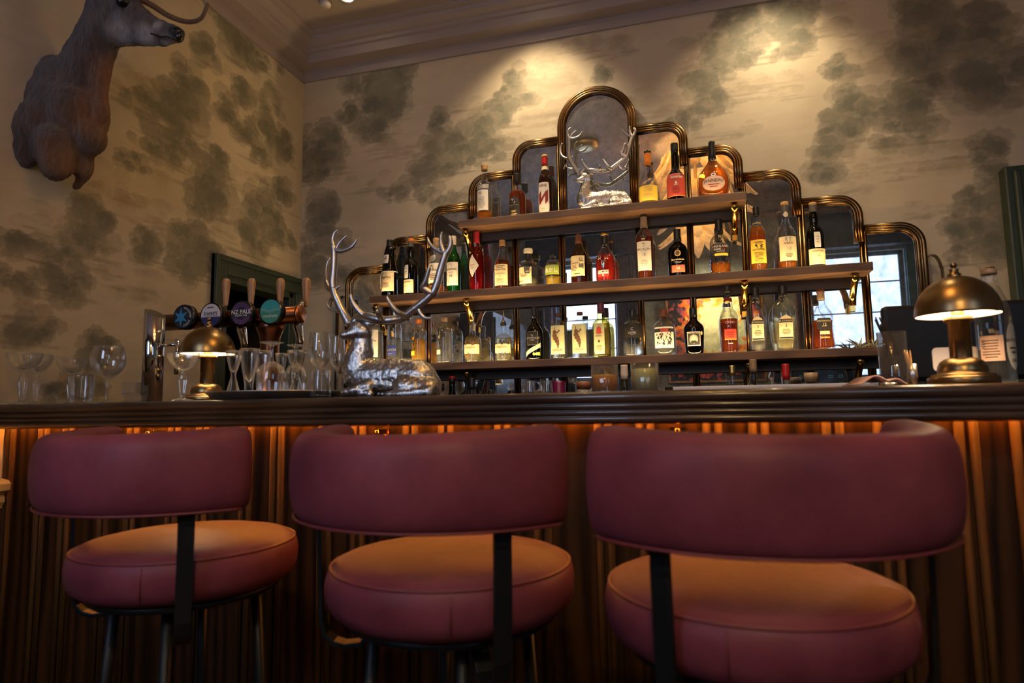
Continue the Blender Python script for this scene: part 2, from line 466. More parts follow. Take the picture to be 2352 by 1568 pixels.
def size_back(px, py, rx, ry):
    c = at(px, py, YW); return c.x, c.z, abs(at(px + rx, py, YW).x - c.x), abs(at(px, py - ry, YW).z - c.z)
def size_left(px, py, rx, ry):
    c = atX(px, py, XL); return c.y, c.z, abs(atX(px + rx, py, XL).y - c.y), abs(atX(px, py - ry, XL).z - c.z)
DY0, DY1, DZ1 = 2.50, 3.04, 1.70
sb = Sheet(XL, 1.75, 1.15, 2.96, 0.005)
for q in MID_BACK: sb.bank(*size_back(*q))
for q in TREES_BACK: sb.tree(*size_back(q[0], q[1], q[2] * 1.15, q[3] * 1.12))
wall_mesh('wall_back', 'y', YW, sb, (XL, 0.0), (XR, ZC))
sl = Sheet(1.40, 3.10, 1.10, 2.96, 0.005)
for q in MID_LEFT: sl.bank(*size_left(*q))
for q in TREES_LEFT: sl.tree(*size_left(q[0], q[1], q[2] * 1.25, q[3] * 1.25))
wall_mesh('wall_left', 'x', XL, sl, (YR, 0.0), (YW, ZC), hole=(DY0, DY1, -1.0, DZ1))

plaster = pm('blue_grey_plaster', (0.34, 0.40, 0.42), 0.8, var=(3.0, 0.35), bump=(20, 0.1))
ceil_m = pm('ceiling_paint', (0.33, 0.27, 0.25), 0.7, var=(1.5, 0.08))
corn_m = pm('cornice_paint', (0.31, 0.255, 0.245), 0.55, var=(2.0, 0.06))
floor_m = wood('floor_boards', (0.02, 0.011, 0.006), (0.07, 0.04, 0.022), 4, (3, 14, 3))
W1 = (-1.50, -0.82, 1.34, 2.62); W2 = (1.07, 1.93, 1.29, 2.53)
def rear_wall():
    mb = MB()
    xs = sorted([XL, W1[0], W1[1], W2[0], W2[1], XR]); zs = sorted([0, W1[2], W2[2], W2[3], W1[3], ZC])
    for i in range(len(xs) - 1):
        for j in range(len(zs) - 1):
            mx = (xs[i] + xs[i + 1]) / 2; mz = (zs[j] + zs[j + 1]) / 2
            if any(w[0] < mx < w[1] and w[2] < mz < w[3] for w in (W1, W2)): continue
            mb.box(xs[i], xs[i + 1], YR - 0.18, YR, zs[j], zs[j + 1])
    return structure(mb.build('wall_rear', plaster))
rear_wall()
structure(MB().box(XR, XR + 0.1, YR - 0.1, YW + 0.1, 0, ZC).build('wall_right', plaster))
structure(MB().box(XL - 0.9, XR + 0.1, YR - 0.2, YW + 0.1, -0.1, 0).build('floor', floor_m))
structure(MB().box(XL - 0.1, XR + 0.1, YR - 0.2, YW + 0.1, ZC, ZC + 0.1).build('ceiling', ceil_m))
CP = [(0.0, 2.941), (0.012, 2.941), (0.014, 3.0), (0.086, 3.006), (0.092, 3.052), (0.106, 3.056), (0.11, 3.073), (0.125, 3.078), (0.15, 3.093), (0.158, 3.112), (0.182, 3.116), (0.185, ZC), (0.0, ZC)]
structure(MB().prism([(YW - d, z) for d, z in CP], XL, XR, 'x').build('trim_1', corn_m))
structure(MB().prism([(XL + d, z) for d, z in CP], YR, YW, 'y').build('trim_2', corn_m))
structure(MB().prism([(YR + d, z) for d, z in CP], XL, XR, 'x').build('trim_3', corn_m))

# doorway in the left wall, and what little of the dark passage shows
green = pm('dark_green_paint', (0.030, 0.044, 0.030), 0.45, var=(5, 0.15))
d1 = MB()
d1.box(XL - 0.55, XL - 0.5, DY0 - 0.4, YW + 0.1, 0, 2.0).box(XL - 0.55, XL - 0.02, DY0 - 0.42, DY0 - 0.40, 0, 2.0).box(XL - 0.55, XL - 0.02, YW + 0.08, YW + 0.1, 0, 2.0).box(XL - 0.55, XL - 0.02, DY0 - 0.4, YW + 0.1, 2.0, 2.02)
structure(d1.build('wall_passage', pm('passage_dark', (0.03, 0.025, 0.02), 0.8)))
fr = MB()
def casing(mb, y0, y1, z0, z1):
    mb.box(XL, XL + 0.022, y0, y1, z0, z1)
casing(fr, DY0 - 0.085, DY0, 0, DZ1 + 0.083); casing(fr, DY0, YW, DZ1, DZ1 + 0.083); casing(fr, DY1, YW, 0, DZ1)
fr.box(XL, XL + 0.034, DY0 - 0.085, DY0 - 0.06, 0, DZ1 + 0.083); fr.box(XL, XL + 0.034, DY0 - 0.06, YW, DZ1 + 0.058, DZ1 + 0.083)
fr.box(XL - 0.12, XL, DY0 - 0.001, DY0 + 0.03, 0, DZ1).box(XL - 0.12, XL, DY0, DY1, DZ1 - 0.03, DZ1 + 0.001).box(XL - 0.12, XL, DY1 - 0.03, DY1 + 0.001, 0, DZ1)
structure(fr.build('door_1', green, bevel=0.004))

# tall dark door case at the right end of the back wall
dr = MB()
dr.box(1.235, 1.33, YW - 0.06, YW, 0, 2.012).box(1.33, 2.25, YW - 0.06, YW, 1.93, 2.012).box(1.262, 1.29, YW - 0.075, YW - 0.06, 0, 1.99)
dr.box(2.16, 2.25, YW - 0.06, YW, 0, 1.93)
d2 = structure(dr.build('door_2', green, bevel=0.012))
lf = MB().box(1.33, 2.16, YW - 0.03, YW, 0, 1.93).box(1.42, 2.07, YW - 0.042, YW - 0.03, 1.05, 1.83).box(1.42, 2.07, YW - 0.042, YW - 0.03, 0.2, 0.95)
lf.build('door_leaf', pm('near_black_green', (0.018, 0.028, 0.022), 0.5), parent=d2)

# dado rail and panelling low on the left wall
sage = pm('sage_paint', (0.36, 0.33, 0.22), 0.5, var=(4, 0.1))
structure(MB().box(XL, XL + 0.012, YR, YP - 0.03, 0.1, 0.79).box(XL, XL + 0.02, YR, YP - 0.03, 0.0, 0.14).build('wall_dado', pm('panel_green', (0.12, 0.125, 0.085), 0.5)))
rp = [(0, 0.765), (0.014, 0.765), (0.016, 0.775), (0.024, 0.785), (0.024, 0.80), (0.018, 0.805), (0.03, 0.815), (0.044, 0.822), (0.046, 0.842), (0.036, 0.852), (0.0, 0.858)]
structure(MB().prism([(XL + d, z) for d, z in rp], YR, YP - 0.012, 'y', smooth=False).build('trim_4', sage))

# windows behind the photographer: daylight through pale blinds, seen in the mirror
blind = None
def blind_mat(WIN):
    m, t, out = nt('daylit_blind')
    n = nd(t, 'ShaderNodeTexNoise', Scale=7.0, Detail=6.0); t.links.new(texco(t), n.inputs['Vector'])
    r = nd(t, 'ShaderNodeValToRGB'); r.color_ramp.elements[0].color = (0.40, 0.54, 0.92, 1); r.color_ramp.elements[1].color = (0.62, 0.76, 1.0, 1)
    r.color_ramp.elements[0].position = 0.3; r.color_ramp.elements[1].position = 0.7
    t.links.new(n.outputs['Fac'], r.inputs['Fac'])
    e = nd(t, 'ShaderNodeEmission', Strength=WIN); t.links.new(r.outputs['Color'], e.inputs['Color']); t.links.new(e.outputs[0], out.inputs[0])
    return m
BLINDS = (blind_mat(7.6), blind_mat(2.8))
teal = pm('teal_shutter_paint', (0.06, 0.16, 0.18), 0.5)
burg = pm('burgundy_velvet', (0.055, 0.010, 0.014), 0.8, var=(12, 0.5), stretch=(1, 1, 0.1), sheen=0.3)
frame_w = pm('window_frame_paint', (0.16, 0.22, 0.24), 0.5)
for i, w in enumerate((W1, W2)):
    mb = MB()
    y0, y1 = YR - 0.10, YR - 0.05
    mb.box(w[0], w[0] + 0.04, y0, y1, w[2], w[3]).box(w[1] - 0.04, w[1], y0, y1, w[2], w[3]).box(w[0], w[1], y0, y1, w[2], w[2] + 0.04).box(w[0], w[1], y0, y1, w[3] - 0.04, w[3])
    for k in (0.27, 0.52, 0.76):
        zz = w[2] + (w[3] - w[2]) * k; mb.box(w[0], w[1], y0 + 0.01, y1, zz - 0.006, zz + 0.006)
    mb.box(w[0] - 0.03, w[1] + 0.03, YR, YR + 0.05, w[2] - 0.03, w[2])
    wo = structure(mb.build('window_%d' % (i + 1), frame_w))
    MB().box(w[0] + 0.02, w[1] - 0.02, y0 + 0.015, y0 + 0.03, w[2] + 0.02, w[3] - 0.02).build('blind', BLINDS[i], parent=wo)
def curtain(x0, x1, z0, z1, lab):
    V = []; F = []; n = max(8, int((x1 - x0) / 0.008))
    for j in range(2):
        for i in range(n + 1):
            x = x0 + (x1 - x0) * i / n
            V.append((x, YR + 0.07 + 0.022 * math.sin(i * 0.75) + 0.01 * math.sin(i * 0.31), z0 if j == 0 else z1))
    for i in range(n): F.append((i, i + 1, n + 2 + i, n + 1 + i))
    o = MB().add(V, F).build('curtain', burg)
    s = o.modifiers.new('cloth', 'SOLIDIFY'); s.thickness = 0.006
    tag(o, lab, 'curtain', 'curtains by the rear windows')
curtain(-1.76, -1.49, 0.9, 2.66, 'burgundy curtain left of the window with the pale blind, seen in the mirror')
curtain(-0.83, -0.57, 0.9, 2.66, 'burgundy curtain between the left window and the framed painting, seen in the mirror')
curtain(0.93, 1.08, 0.9, 2.56, 'burgundy curtain at the inner side of the right window, seen in the mirror')
tag(MB().box(-1.80, -0.53, YR, YR + 0.14, 2.66, 2.92).build('pelmet', pm('pelmet_dark', (0.02, 0.02, 0.022), 0.6), bevel=0.01), 'dark pelmet box over the left mirrored window', 'pelmet', 'window pelmets')
tag(MB().box(0.90, 2.15, YR, YR + 0.14, 2.56, 2.90).build('pelmet', MATS['pelmet_dark'], bevel=0.01), 'dark pelmet box over the right mirrored window', 'pelmet', 'window pelmets')
sh = MB().box(1.94, 2.10, YR + 0.0, YR + 0.03, 1.27, 2.55).box(1.965, 2.075, YR + 0.03, YR + 0.036, 1.34, 1.85).box(1.965, 2.075, YR + 0.03, YR + 0.036, 1.93, 2.47)
tag(sh.build('shutter', teal), 'teal panelled shutter beside the right window, seen in the mirror', 'shutter')
cb = thing('cupboard', 'tall dark wooden cupboard by the left wall, seen in the mirror', 'cupboard', (-1.92, -0.03, 0))
dk = wood('dark_cupboard_wood', (0.008, 0.006, 0.005), (0.03, 0.02, 0.014), 5, (10, 10, 1))
MB().box(-0.17, 0.15, -0.6, 0.65, 0, 1.93).build('carcass', dk, cb, bevel=0.006)
for s_ in (0, 1): MB().box(0.15, 0.168, -0.58 + s_ * 0.62, 0.02 + s_ * 0.61, 0.1, 1.88).build('door', dk, cb, bevel=0.004)

# abstract painting, lit from above, on the rear wall
def art():
    m, t, out = nt('abstract_oil_paint')
    L = t.links
    v = texco(t)
    vo = nd(t, 'ShaderNodeTexVoronoi', Scale=26.0); L.new(v, vo.inputs['Vector'])
    n1 = nd(t, 'ShaderNodeTexNoise', Scale=3.2, Detail=6.0); L.new(v, n1.inputs['Vector'])
    ge = nd(t, 'ShaderNodeTexGradient', gradient_type='SPHERICAL')
    mp = nd(t, 'ShaderNodeMapping'); mp.inputs['Scale'].default_value = (2.1, 1.0, 2.0); mp.inputs['Location'].default_value = (-0.10, 0, -0.18)
    tc = nd(t, 'ShaderNodeTexCoord'); L.new(tc.outputs['Object'], mp.inputs['Vector']); L.new(mp.outputs[0], ge.inputs['Vector'])
    a = nd(t, 'ShaderNodeMath', operation='MULTIPLY_ADD'); a.inputs[1].default_value = 1.0
    b = nd(t, 'ShaderNodeMath', operation='MULTIPLY_ADD'); b.inputs[1].default_value = 0.55; b.inputs[2].default_value = -0.27
    L.new(n1.outputs['Fac'], b.inputs[0]); L.new(ge.outputs['Fac'], a.inputs[0]); L.new(b.outputs[0], a.inputs[2])
    sp = nd(t, 'ShaderNodeSeparateColor'); L.new(vo.outputs['Color'], sp.inputs[0])
    c = nd(t, 'ShaderNodeMath', operation='MULTIPLY_ADD'); c.inputs[1].default_value = 0.38; L.new(sp.outputs[0], c.inputs[0])
    d = nd(t, 'ShaderNodeMath', operation='ADD'); d.inputs[1].default_value = -0.16; L.new(a.outputs[0], d.inputs[0]); L.new(d.outputs[0], c.inputs[2])
    r = nd(t, 'ShaderNodeValToRGB'); e = r.color_ramp.elements
    e[0].position = 0.0; e[0].color = (0.006, 0.006, 0.012, 1); e[1].position = 0.62; e[1].color = (0.75, 0.78, 0.55, 1)
    for p_, cc in ((0.08, (0.02, 0.012, 0.03, 1)), (0.15, (0.28, 0.06, 0.16, 1)), (0.22, (0.55, 0.07, 0.02, 1)), (0.32, (0.8, 0.18, 0.02, 1)), (0.44, (0.85, 0.45, 0.06, 1)), (0.53, (0.5, 0.62, 0.42, 1))):
        q = e.new(p_); q.color = cc
    L.new(c.outputs[0], r.inputs['Fac'])
    p = nd(t, 'ShaderNodeBsdfPrincipled', Roughness=0.5); L.new(r.outputs['Color'], p.inputs['Base Color']); L.new(p.outputs[0], out.inputs[0])
    return m
gold = pm('gilt', (0.55, 0.33, 0.10), 0.35, 1.0, var=(20, 0.3))
pt = thing('painting', 'square abstract painting in a thin gilt frame, seen in the mirror', 'painting', (0.16, YR, 1.765))
MB().box(-0.46, 0.46, 0.005, 0.02, -0.455, 0.455).build('canvas', art(), pt)
fm = MB()
for (a, b, c, d) in ((-0.475, 0.475, 0.455, 0.472), (-0.475, 0.475, -0.472, -0.455), (-0.475, -0.458, -0.455, 0.455), (0.458, 0.475, -0.455, 0.455)): fm.box(a, b, 0.0, 0.032, c, d)
fm.build('frame', gold, pt)
pl = thing('picture_light', 'brass picture light over the abstract painting, seen in the mirror', 'lamp', (0.16, YR, 2.27))
MB().tube([(-0.16, 0.13, 0.02), (0.16, 0.13, 0.02)], 0.02, 14).build('lamp_shade', gold, pl)
MB().tube([(0, 0.0, 0.0), (0, 0.06, 0.05), (0, 0.13, 0.035)], 0.007, 8).build('arm', gold, pl)
MB().box(-0.14, 0.14, 0.118, 0.142, -0.004, -0.001).build('bulb', emi('picture_lamp', (1, 0.75, 0.38), 750), pl)
# ================================================================== BAR
oak = wood('oak_panel', (0.005, 0.002, 0.0008), (0.058, 0.023, 0.007), 5.0, (9, 9, 0.8), 0.6, 0.0, 2.2, spec=0.15)
bead_m = wood('oak_bead', (0.034, 0.016, 0.0055), (0.09, 0.044, 0.013), 5.0, (14, 14, 0.7), 0.65, 0.0, spec=0.15)
top_m = wood('dark_bar_top', (0.026, 0.015, 0.010), (0.068, 0.040, 0.026), 5.0, (0.8, 9, 9), 0.30, 0.3)
BX0, BX1 = XL, 2.25
bar = thing('bar_counter', 'oak bar front with pairs of vertical golden beads behind the stools', 'bar counter', (0, 0, 0))
fp = MB().box(BX0 + 0.002, BX1, YP, YP + 0.03, 0.0, 1.0395)
fp.build('front_panel', oak, bar)
MB().box(BX0 + 0.002, BX1, YP - 0.02, YP, 0.0, 0.13).build('plinth', top_m, bar, bevel=0.004)
xb = 0.008
beads = []
k0 = -9
for k in range(k0, 9):
    for off in (0.0, 0.0985):
        for s_ in (0.0, 0.0255): beads.append(0.0080 + 0.249 * k + off + s_)
beads = sorted(b for b in beads if BX0 + 0.05 < b < 2.2) + [-2.1, -2.122]
def bead(x):
    sec = [(x - 0.0095, YP), (x - 0.0085, YP - 0.005), (x - 0.005, YP - 0.009), (x, YP - 0.0105), (x + 0.005, YP - 0.009), (x + 0.0085, YP - 0.005), (x + 0.0095, YP)]
    return MB().prism(sec, 0.13, 1.038, 'z', smooth=False)
pairs = MB()
for x in beads:
    b = bead(x); pairs.add(b.v, b.f, 0, True)
    n = len(pairs.sm)
pairs.build('bead_moulding', bead_m, bar)
bt = thing('worktop', 'long dark polished bar top with a reeded edge', 'worktop', (0, 0, ZB))
prof = [(YP + 0.57, -0.0), (YB + 0.022, 0.0)]
def arc(cy, cz, r, a0, a1, n=7): return [(cy + r * math.cos(rad(a0 + (a1 - a0) * i / n)), cz + r * math.sin(rad(a0 + (a1 - a0) * i / n))) for i in range(n + 1)]
prof += arc(YB + 0.016, -0.013, 0.013, 90, 245)
prof += arc(YB + 0.018, -0.0315, 0.0085, 130, 240)
prof += arc(YB + 0.022, -0.046, 0.0075, 125, 240)
prof += arc(YB + 0.025, -0.060, 0.0090, 125, 262)
prof += [(YB + 0.05, -0.0722), (YB + 0.05, -0.045), (YP + 0.57, -0.045)]
mb = MB().prism(prof, BX0 + 0.003, BX1, 'x')
mb.sm = [len(f) == 4 for f in mb.f]
bto = mb.build('slab', top_m, bt)
MB().box(BX0 + 0.02, BX1, YP - 0.019, YP - 0.014, -0.0475, -0.0452).build('light_strip', emi('bar_led', (1.0, 0.32, 0.042), 125), bt)
brass = pm('antique_brass', (0.27, 0.175, 0.08), 0.31, 1.0, var=(9, 0.25))
bronze = pm('aged_bronze', (0.27, 0.155, 0.062), 0.27, 1.0, var=(14, 0.45), col2=(0.12, 0.064, 0.026))
polbrass = pm('polished_brass', (0.60, 0.38, 0.10), 0.16, 1.0)
for i, px in enumerate((350, 873, 1556)):
    p = at(px, 990, YP - 0.025)
    h = thing('bag_hook', ['brass bag hook on the bar front above the left stool', 'brass bag hook on the bar front above the middle stool', 'brass bag hook on the bar front above the right stool'][i], 'hook', (p.x, YP, 0.985), group='bag hooks under the bar top')
    MB().box(-0.017, 0.017, -0.006, 0.0, -0.02, 0.02).build('plate', polbrass, h, bevel=0.002)
    MB().tube([(0, -0.006, 0), (0, -0.03, -0.002), (0, -0.04, 0.006), (0, -0.042, 0.016)], 0.005, 8).build('hook', polbrass, h)

# ================================================================== STOOLS
def leather_mat():
    m, t, out = nt('oxblood_leather')
    p = nd(t, 'ShaderNodeBsdfPrincipled', Roughness=0.48); p.inputs['Specular IOR Level'].default_value = 0.19
    n = nd(t, 'ShaderNodeTexNoise', Scale=7.0, Detail=5.0, Roughness=0.6); t.links.new(texco(t), n.inputs['Vector'])
    r = nd(t, 'ShaderNodeValToRGB'); r.color_ramp.elements[0].position = 0.3; r.color_ramp.elements[1].position = 0.75
    r.color_ramp.elements[0].color = (0.098, 0.020, 0.033, 1); r.color_ramp.elements[1].color = (0.195, 0.046, 0.068, 1)
    t.links.new(n.outputs['Fac'], r.inputs['Fac']); t.links.new(r.outputs['Color'], p.inputs['Base Color'])
    p.inputs['Coat Weight'].default_value = 0.0
    n2 = nd(t, 'ShaderNodeTexVoronoi', Scale=260.0); t.links.new(texco(t), n2.inputs['Vector'])
    n3 = nd(t, 'ShaderNodeTexNoise', Scale=14.0, Detail=3.0); t.links.new(texco(t), n3.inputs['Vector'])
    a = nd(t, 'ShaderNodeMath', operation='MULTIPLY_ADD'); a.inputs[1].default_value = 0.12
    t.links.new(n2.outputs['Distance'], a.inputs[0]); t.links.new(n3.outputs['Fac'], a.inputs[2])
    bp = nd(t, 'ShaderNodeBump', Strength=0.12, Distance=0.01); t.links.new(a.outputs[0], bp.inputs['Height']); t.links.new(bp.outputs[0], p.inputs['Normal'])
    t.links.new(p.outputs[0], out.inputs[0]); return m
LEA = leather_mat()
blk = pm('black_steel', (0.008, 0.009, 0.010), 0.45, 0.2, spec=0.3)
thread = pm('oxblood_piping', (0.15, 0.025, 0.03), 0.5)
SR = 0.212
def make_stool():
    t = thing('bar_stool', '', 'bar stool')
    z0, z1 = 0.735, 0.812
    zu = 0.729
    prof = [(0.0, zu), (0.10, zu), (0.17, zu + 0.001), (0.19, zu + 0.004), (0.203, zu + 0.014), (0.210, z0 + 0.022), (0.212, z0 + 0.045), (0.2095, z0 + 0.060), (0.204, z0 + 0.0690), (0.199, z0 + 0.0735), (0.19, z0 + 0.078), (0.16, z0 + 0.084), (0.10, z0 + 0.090), (0.05, z0 + 0.092), (0.0, z0 + 0.0925)]
    seat = MB().lathe(prof, 72).build('seat', LEA, t)
    MB().tube([(0.2045 * math.cos(a), 0.2045 * math.sin(a), z0 + 0.0695) for a in np.linspace(0, 2 * PI, 73)[:-1]], 0.0024, 6, closed=True).build('piping', thread, seat)
    for a in (rad(-128), rad(-52), rad(80)):
        sm = MB().tube([(0.2105 * math.cos(a), 0.2105 * math.sin(a), zu + 0.016), (0.2128 * math.cos(a), 0.2128 * math.sin(a), z0 + 0.045), (0.2085 * math.cos(a), 0.2085 * math.sin(a), z0 + 0.064)], 0.0014, 5)
        sm.build('seam', thread, seat)
    # padded band of a backrest, faces +Y, centred on -Y
    V = []; F = []; NA, NS = 56, 20
    half = rad(82); R0 = 0.2315
    zc, hh, th = 0.951, 0.067, 0.035
    for i in range(NA + 1):
        u = -1 + 2 * i / NA
        # bunch the rings at the rounded ends
        u = math.copysign(1 - (1 - abs(u)) ** 1.35, u) if abs(u) > 0.0 else 0
        a = -PI / 2 + half * u
        e = max(0.0, (abs(u) - 0.90) / 0.10); k = (1 - e ** 3.0) ** (1 / 2.6) if e < 1 else 0.0
        k = max(k, 0.02)
        for j in range(NS):
            p = 2 * PI * j / NS
            c, s_ = math.cos(p), math.sin(p)
            ex = 2 / 3.6
            dr = th * math.copysign(abs(c) ** ex, c); dz = hh * math.copysign(abs(s_) ** ex, s_)
            kk = 0.72 + 0.28 * k if k > 0.02 else 0.60
            dr *= k; dz *= (kk if k > 0.02 else 0.5) if True else 1
            # slight pillow belly on the outside
            rr = R0 + dr + 0.006 * (1 - (dz / hh) ** 2) * (1 if c > 0 else 0) * k
            V.append((rr * math.cos(a), rr * math.sin(a), zc + dz + (0.012 * u * u * (0.5 + 0.5 * dz / hh))))
    for i in range(NA):
        for j in range(NS):
            j2 = (j + 1) % NS
            F.append((i * NS + j, i * NS + j2, (i + 1) * NS + j2, (i + 1) * NS + j))
    F.append(tuple(range(NS))); F.append(tuple(NA * NS + j for j in range(NS)))
    back = MB().add(V, F).build('backrest', LEA, t, subs=1)
    pp = MB()
    for rr in (R0 + 0.0325,):
        pp.tube([(rr * math.cos(a), rr * math.sin(a), zc - hh + 0.007) for a in np.linspace(-PI / 2 - half * 0.93, -PI / 2 + half * 0.93, 50)], 0.002, 6)
    pp.build('piping', thread, back)
    sec = [(-0.5, -0.16), (0.5, -0.16), (0.5, 0.16), (-0.5, 0.16)]
    for s_ in (-1, 1):
        a = -PI / 2 + s_ * rad(57)
        pts = []
        for (r, z) in ((0.2295, 0.93), (0.2285, 0.85), (0.2255, 0.76), (0.224, 0.712), (0.217, 0.690), (0.203, 0.677), (0.183, 0.672), (0.155, 0.675), (0.135, 0.695), (0.125, 0.719)):
            pts.append((r * math.cos(a), r * math.sin(a), z))
        tang = (-math.sin(a), math.cos(a), 0)
        MB().tube(pts, 0.027, sec=sec, up=tang, smooth=False).build('back_post', blk, t, bevel=0.0015)
    MB().lathe([(0.0, 0.715), (0.17, 0.715), (0.178, 0.719), (0.178, 0.7285), (0.0, 0.7285)], 40).build('seat_plate', blk, t)
    for k in range(4):
        a = PI / 4 + k * PI / 2
        MB().tube([(0.13 * math.cos(a), 0.13 * math.sin(a), 0.717), (0.15 * math.cos(a), 0.15 * math.sin(a), 0.45), (0.195 * math.cos(a), 0.195 * math.sin(a), 0.0)], 0.011, 10).build('leg', blk, t)
    MB().tube([(0.176 * math.cos(a), 0.176 * math.sin(a), 0.28) for a in np.linspace(0, 2 * PI, 41)[:-1]], 0.008, 8, closed=True).build('footrest', blk, t)
    return t
ST = make_stool()
for i, (x, y, az, lab) in enumerate(((-0.965, 1.06, -106, 'oxblood leather bar stool at the left end of the row, by the sage dado rail'),
                                     (-0.408, 1.03, -107, 'oxblood leather bar stool in the middle of the row of three'),
                                     (0.054, 0.985, -63, 'oxblood leather bar stool at the right end of the row, nearest the camera'))):
    s_ = ST if i == 0 else copy_tree(ST)
    s_.location = (x, y, 0); s_.rotation_euler = (0, 0, rad(az + 90)); s_.scale = (.95, .95, 1); tag(s_, lab, 'bar stool', 'leather bar stools along the bar')

# ================================================================== MIRROR
def mirror_mat():
    m, t, out = nt('foxed_mirror')
    L = t.links
    n = nd(t, 'ShaderNodeTexNoise', Scale=26.0, Detail=7.0, Roughness=0.7); L.new(texco(t), n.inputs['Vector'])
    n2 = nd(t, 'ShaderNodeTexNoise', Scale=3.0, Detail=5.0); L.new(texco(t), n2.inputs['Vector'])
    r = nd(t, 'ShaderNodeValToRGB'); r.color_ramp.elements[0].position = 0.36; r.color_ramp.elements[1].position = 0.62
    r.color_ramp.elements[0].color = (0.52, 0.53, 0.52, 1); r.color_ramp.elements[1].color = (0.86, 0.88, 0.88, 1)
    L.new(n.outputs['Fac'], r.inputs['Fac'])
    g = nd(t, 'ShaderNodeBsdfGlossy', Roughness=0.012); L.new(r.outputs['Color'], g.inputs['Color'])
    g2 = nd(t, 'ShaderNodeBsdfGlossy', Roughness=0.45, Color=(0.34, 0.38, 0.42, 1))
    d = nd(t, 'ShaderNodeBsdfDiffuse', Color=(0.16, 0.18, 0.20, 1))
    a = nd(t, 'ShaderNodeMixShader', Fac=0.45); L.new(g2.outputs[0], a.inputs[1]); L.new(d.outputs[0], a.inputs[2])
    mr = nd(t, 'ShaderNodeMapRange'); mr.inputs['From Min'].default_value = 0.3; mr.inputs['From Max'].default_value = 0.7; mr.inputs['To Min'].default_value = 0.05; mr.inputs['To Max'].default_value = 0.17
    L.new(n2.outputs['Fac'], mr.inputs['Value'])
    b = nd(t, 'ShaderNodeMixShader'); L.new(mr.outputs[0], b.inputs[0]); L.new(g.outputs[0], b.inputs[1]); L.new(a.outputs[0], b.inputs[2])
    L.new(b.outputs[0], out.inputs[0]); return m
MIR = mirror_mat()
mir = thing('back_bar_mirror', 'stepped bronze framed foxed mirror with an arched middle behind the bottle shelves', 'mirror', (MX, YM, 0.93))
HW = [0.195, 0.430, 0.668, 0.906, 1.147, 1.377]      # half widths of the steps
TZ = [2.631, 2.400, 2.256, 2.110, 1.963, 1.820]      # their tops
Z0 = 0.93
CR_ = 0.10
def sect_outline(k, inset, n=9):
    """2-D outline (x, z) of one bay, right hand, from its inner edge; inset shrinks it"""
    x0 = HW[k - 1]; x1 = HW[k] - inset; z1 = TZ[k] - inset; r = CR_ - inset
    return x0, x1, z1, r
for k in range(6):
    for s_ in ((1,) if k == 0 else (-1, 1)):
        if k == 0:
            x1 = HW[0] - 0.02; zc = TZ[0] - HW[0]
            poly = [(-x1, 0), (x1, 0)] + [(x1 * math.cos(a), zc - Z0 + x1 * math.sin(a)) for a in np.linspace(0, PI, 25)]
        else:
            x0 = HW[k - 1]; x1 = HW[k] - 0.02; z1 = TZ[k] - 0.02; r = CR_ - 0.02
            poly = [(x0 - 0.002, 0), (x1, 0)] + [(x1 - r + r * math.cos(a), z1 - r - Z0 + r * math.sin(a)) for a in np.linspace(0, PI / 2, 9)] + [(x0 - 0.002, z1 - Z0)]
            if s_ < 0: poly = [(-x, z) for x, z in poly][::-1]
        MB().prism(poly, 0.0, 0.012, 'y').build('mirror_pane', MIR, mir)
# frame rods: two reeds with a finer one between
def rods(pts, mbx):
    for (off, dep, r) in ((0.011, 0.006, 0.0115), (0.033, 0.010, 0.0085), (0.022, 0.012, 0.006)):
        P = []
        for (x, z, nx, nz) in pts: P.append((x - nx * off, -dep, z - nz * off - Z0))
        mbx.tube(P, r, 12, up=(0, 1, 0))
f = MB(); pts = []
zc = TZ[0] - HW[0]; R0 = HW[0]
pts = [(-R0, 1.99, -1, 0), (-R0, zc, -1, 0)] + [(-R0 * math.cos(a), zc + R0 * math.sin(a), -math.cos(a), math.sin(a)) for a in np.linspace(0.12, PI - 0.12, 23)] + [(R0, zc, 1, 0), (R0, 1.99, 1, 0)]
rods(pts, f); f.build('frame_arch', bronze, mir)
for k in range(1, 6):
    for s_ in (-1, 1):
        x0, x1, z1 = HW[k - 1], HW[k], TZ[k]
        zend = (TZ[k + 1] - 0.075) if k < 5 else Z0 + 0.02
        pts = [(x0, z1, 0, 1), (x1 - CR_, z1, 0, 1)] + [(x1 - CR_ + CR_ * math.sin(a), z1 - CR_ + CR_ * math.cos(a), math.sin(a), math.cos(a)) for a in np.linspace(0.12, PI / 2 - 0.12, 8)] + [(x1, z1 - CR_, 1, 0), (x1, zend, 1, 0)]
        pts = [(s_ * x, z, s_ * nx, nz) for x, z, nx, nz in pts]
        f = MB(); rods(pts, f); f.build('frame_step', bronze, mir)
for k in range(5):
    for s_ in (-1, 1):
        x = s_ * (HW[k] - 0.008); f = MB()
        ztop = TZ[k + 1] - 0.03
        for d in (-0.008, 0.008): f.tube([(x + d, -0.006, 0.0), (x + d, -0.006, ztop - Z0)], 0.0075, 10, up=(0, 1, 0))
        f.build('mullion', bronze, mir)
for s_ in (-1, 1):
    x = s_ * HW[5]
    P = [(x, 0.005, 1.66 - Z0), (x + s_ * 0.02, 0.005, 1.668 - Z0), (x + s_ * 0.038, 0.004, 1.655 - Z0), (x + s_ * 0.05, 0.004, 1.615 - Z0), (x + s_ * 0.054, 0.004, 1.54 - Z0), (x + s_ * 0.056, 0.004, 0.0)]
    P = [tuple(q) for q in spline(P, 6)]
    MB().tube(P, 0.016, sec=[(-0.8, -0.14), (0.8, -0.14), (0.8, 0.14), (-0.8, 0.14)], up=(0, 1, 0), smooth=False).build('side_strap', bronze, mir)

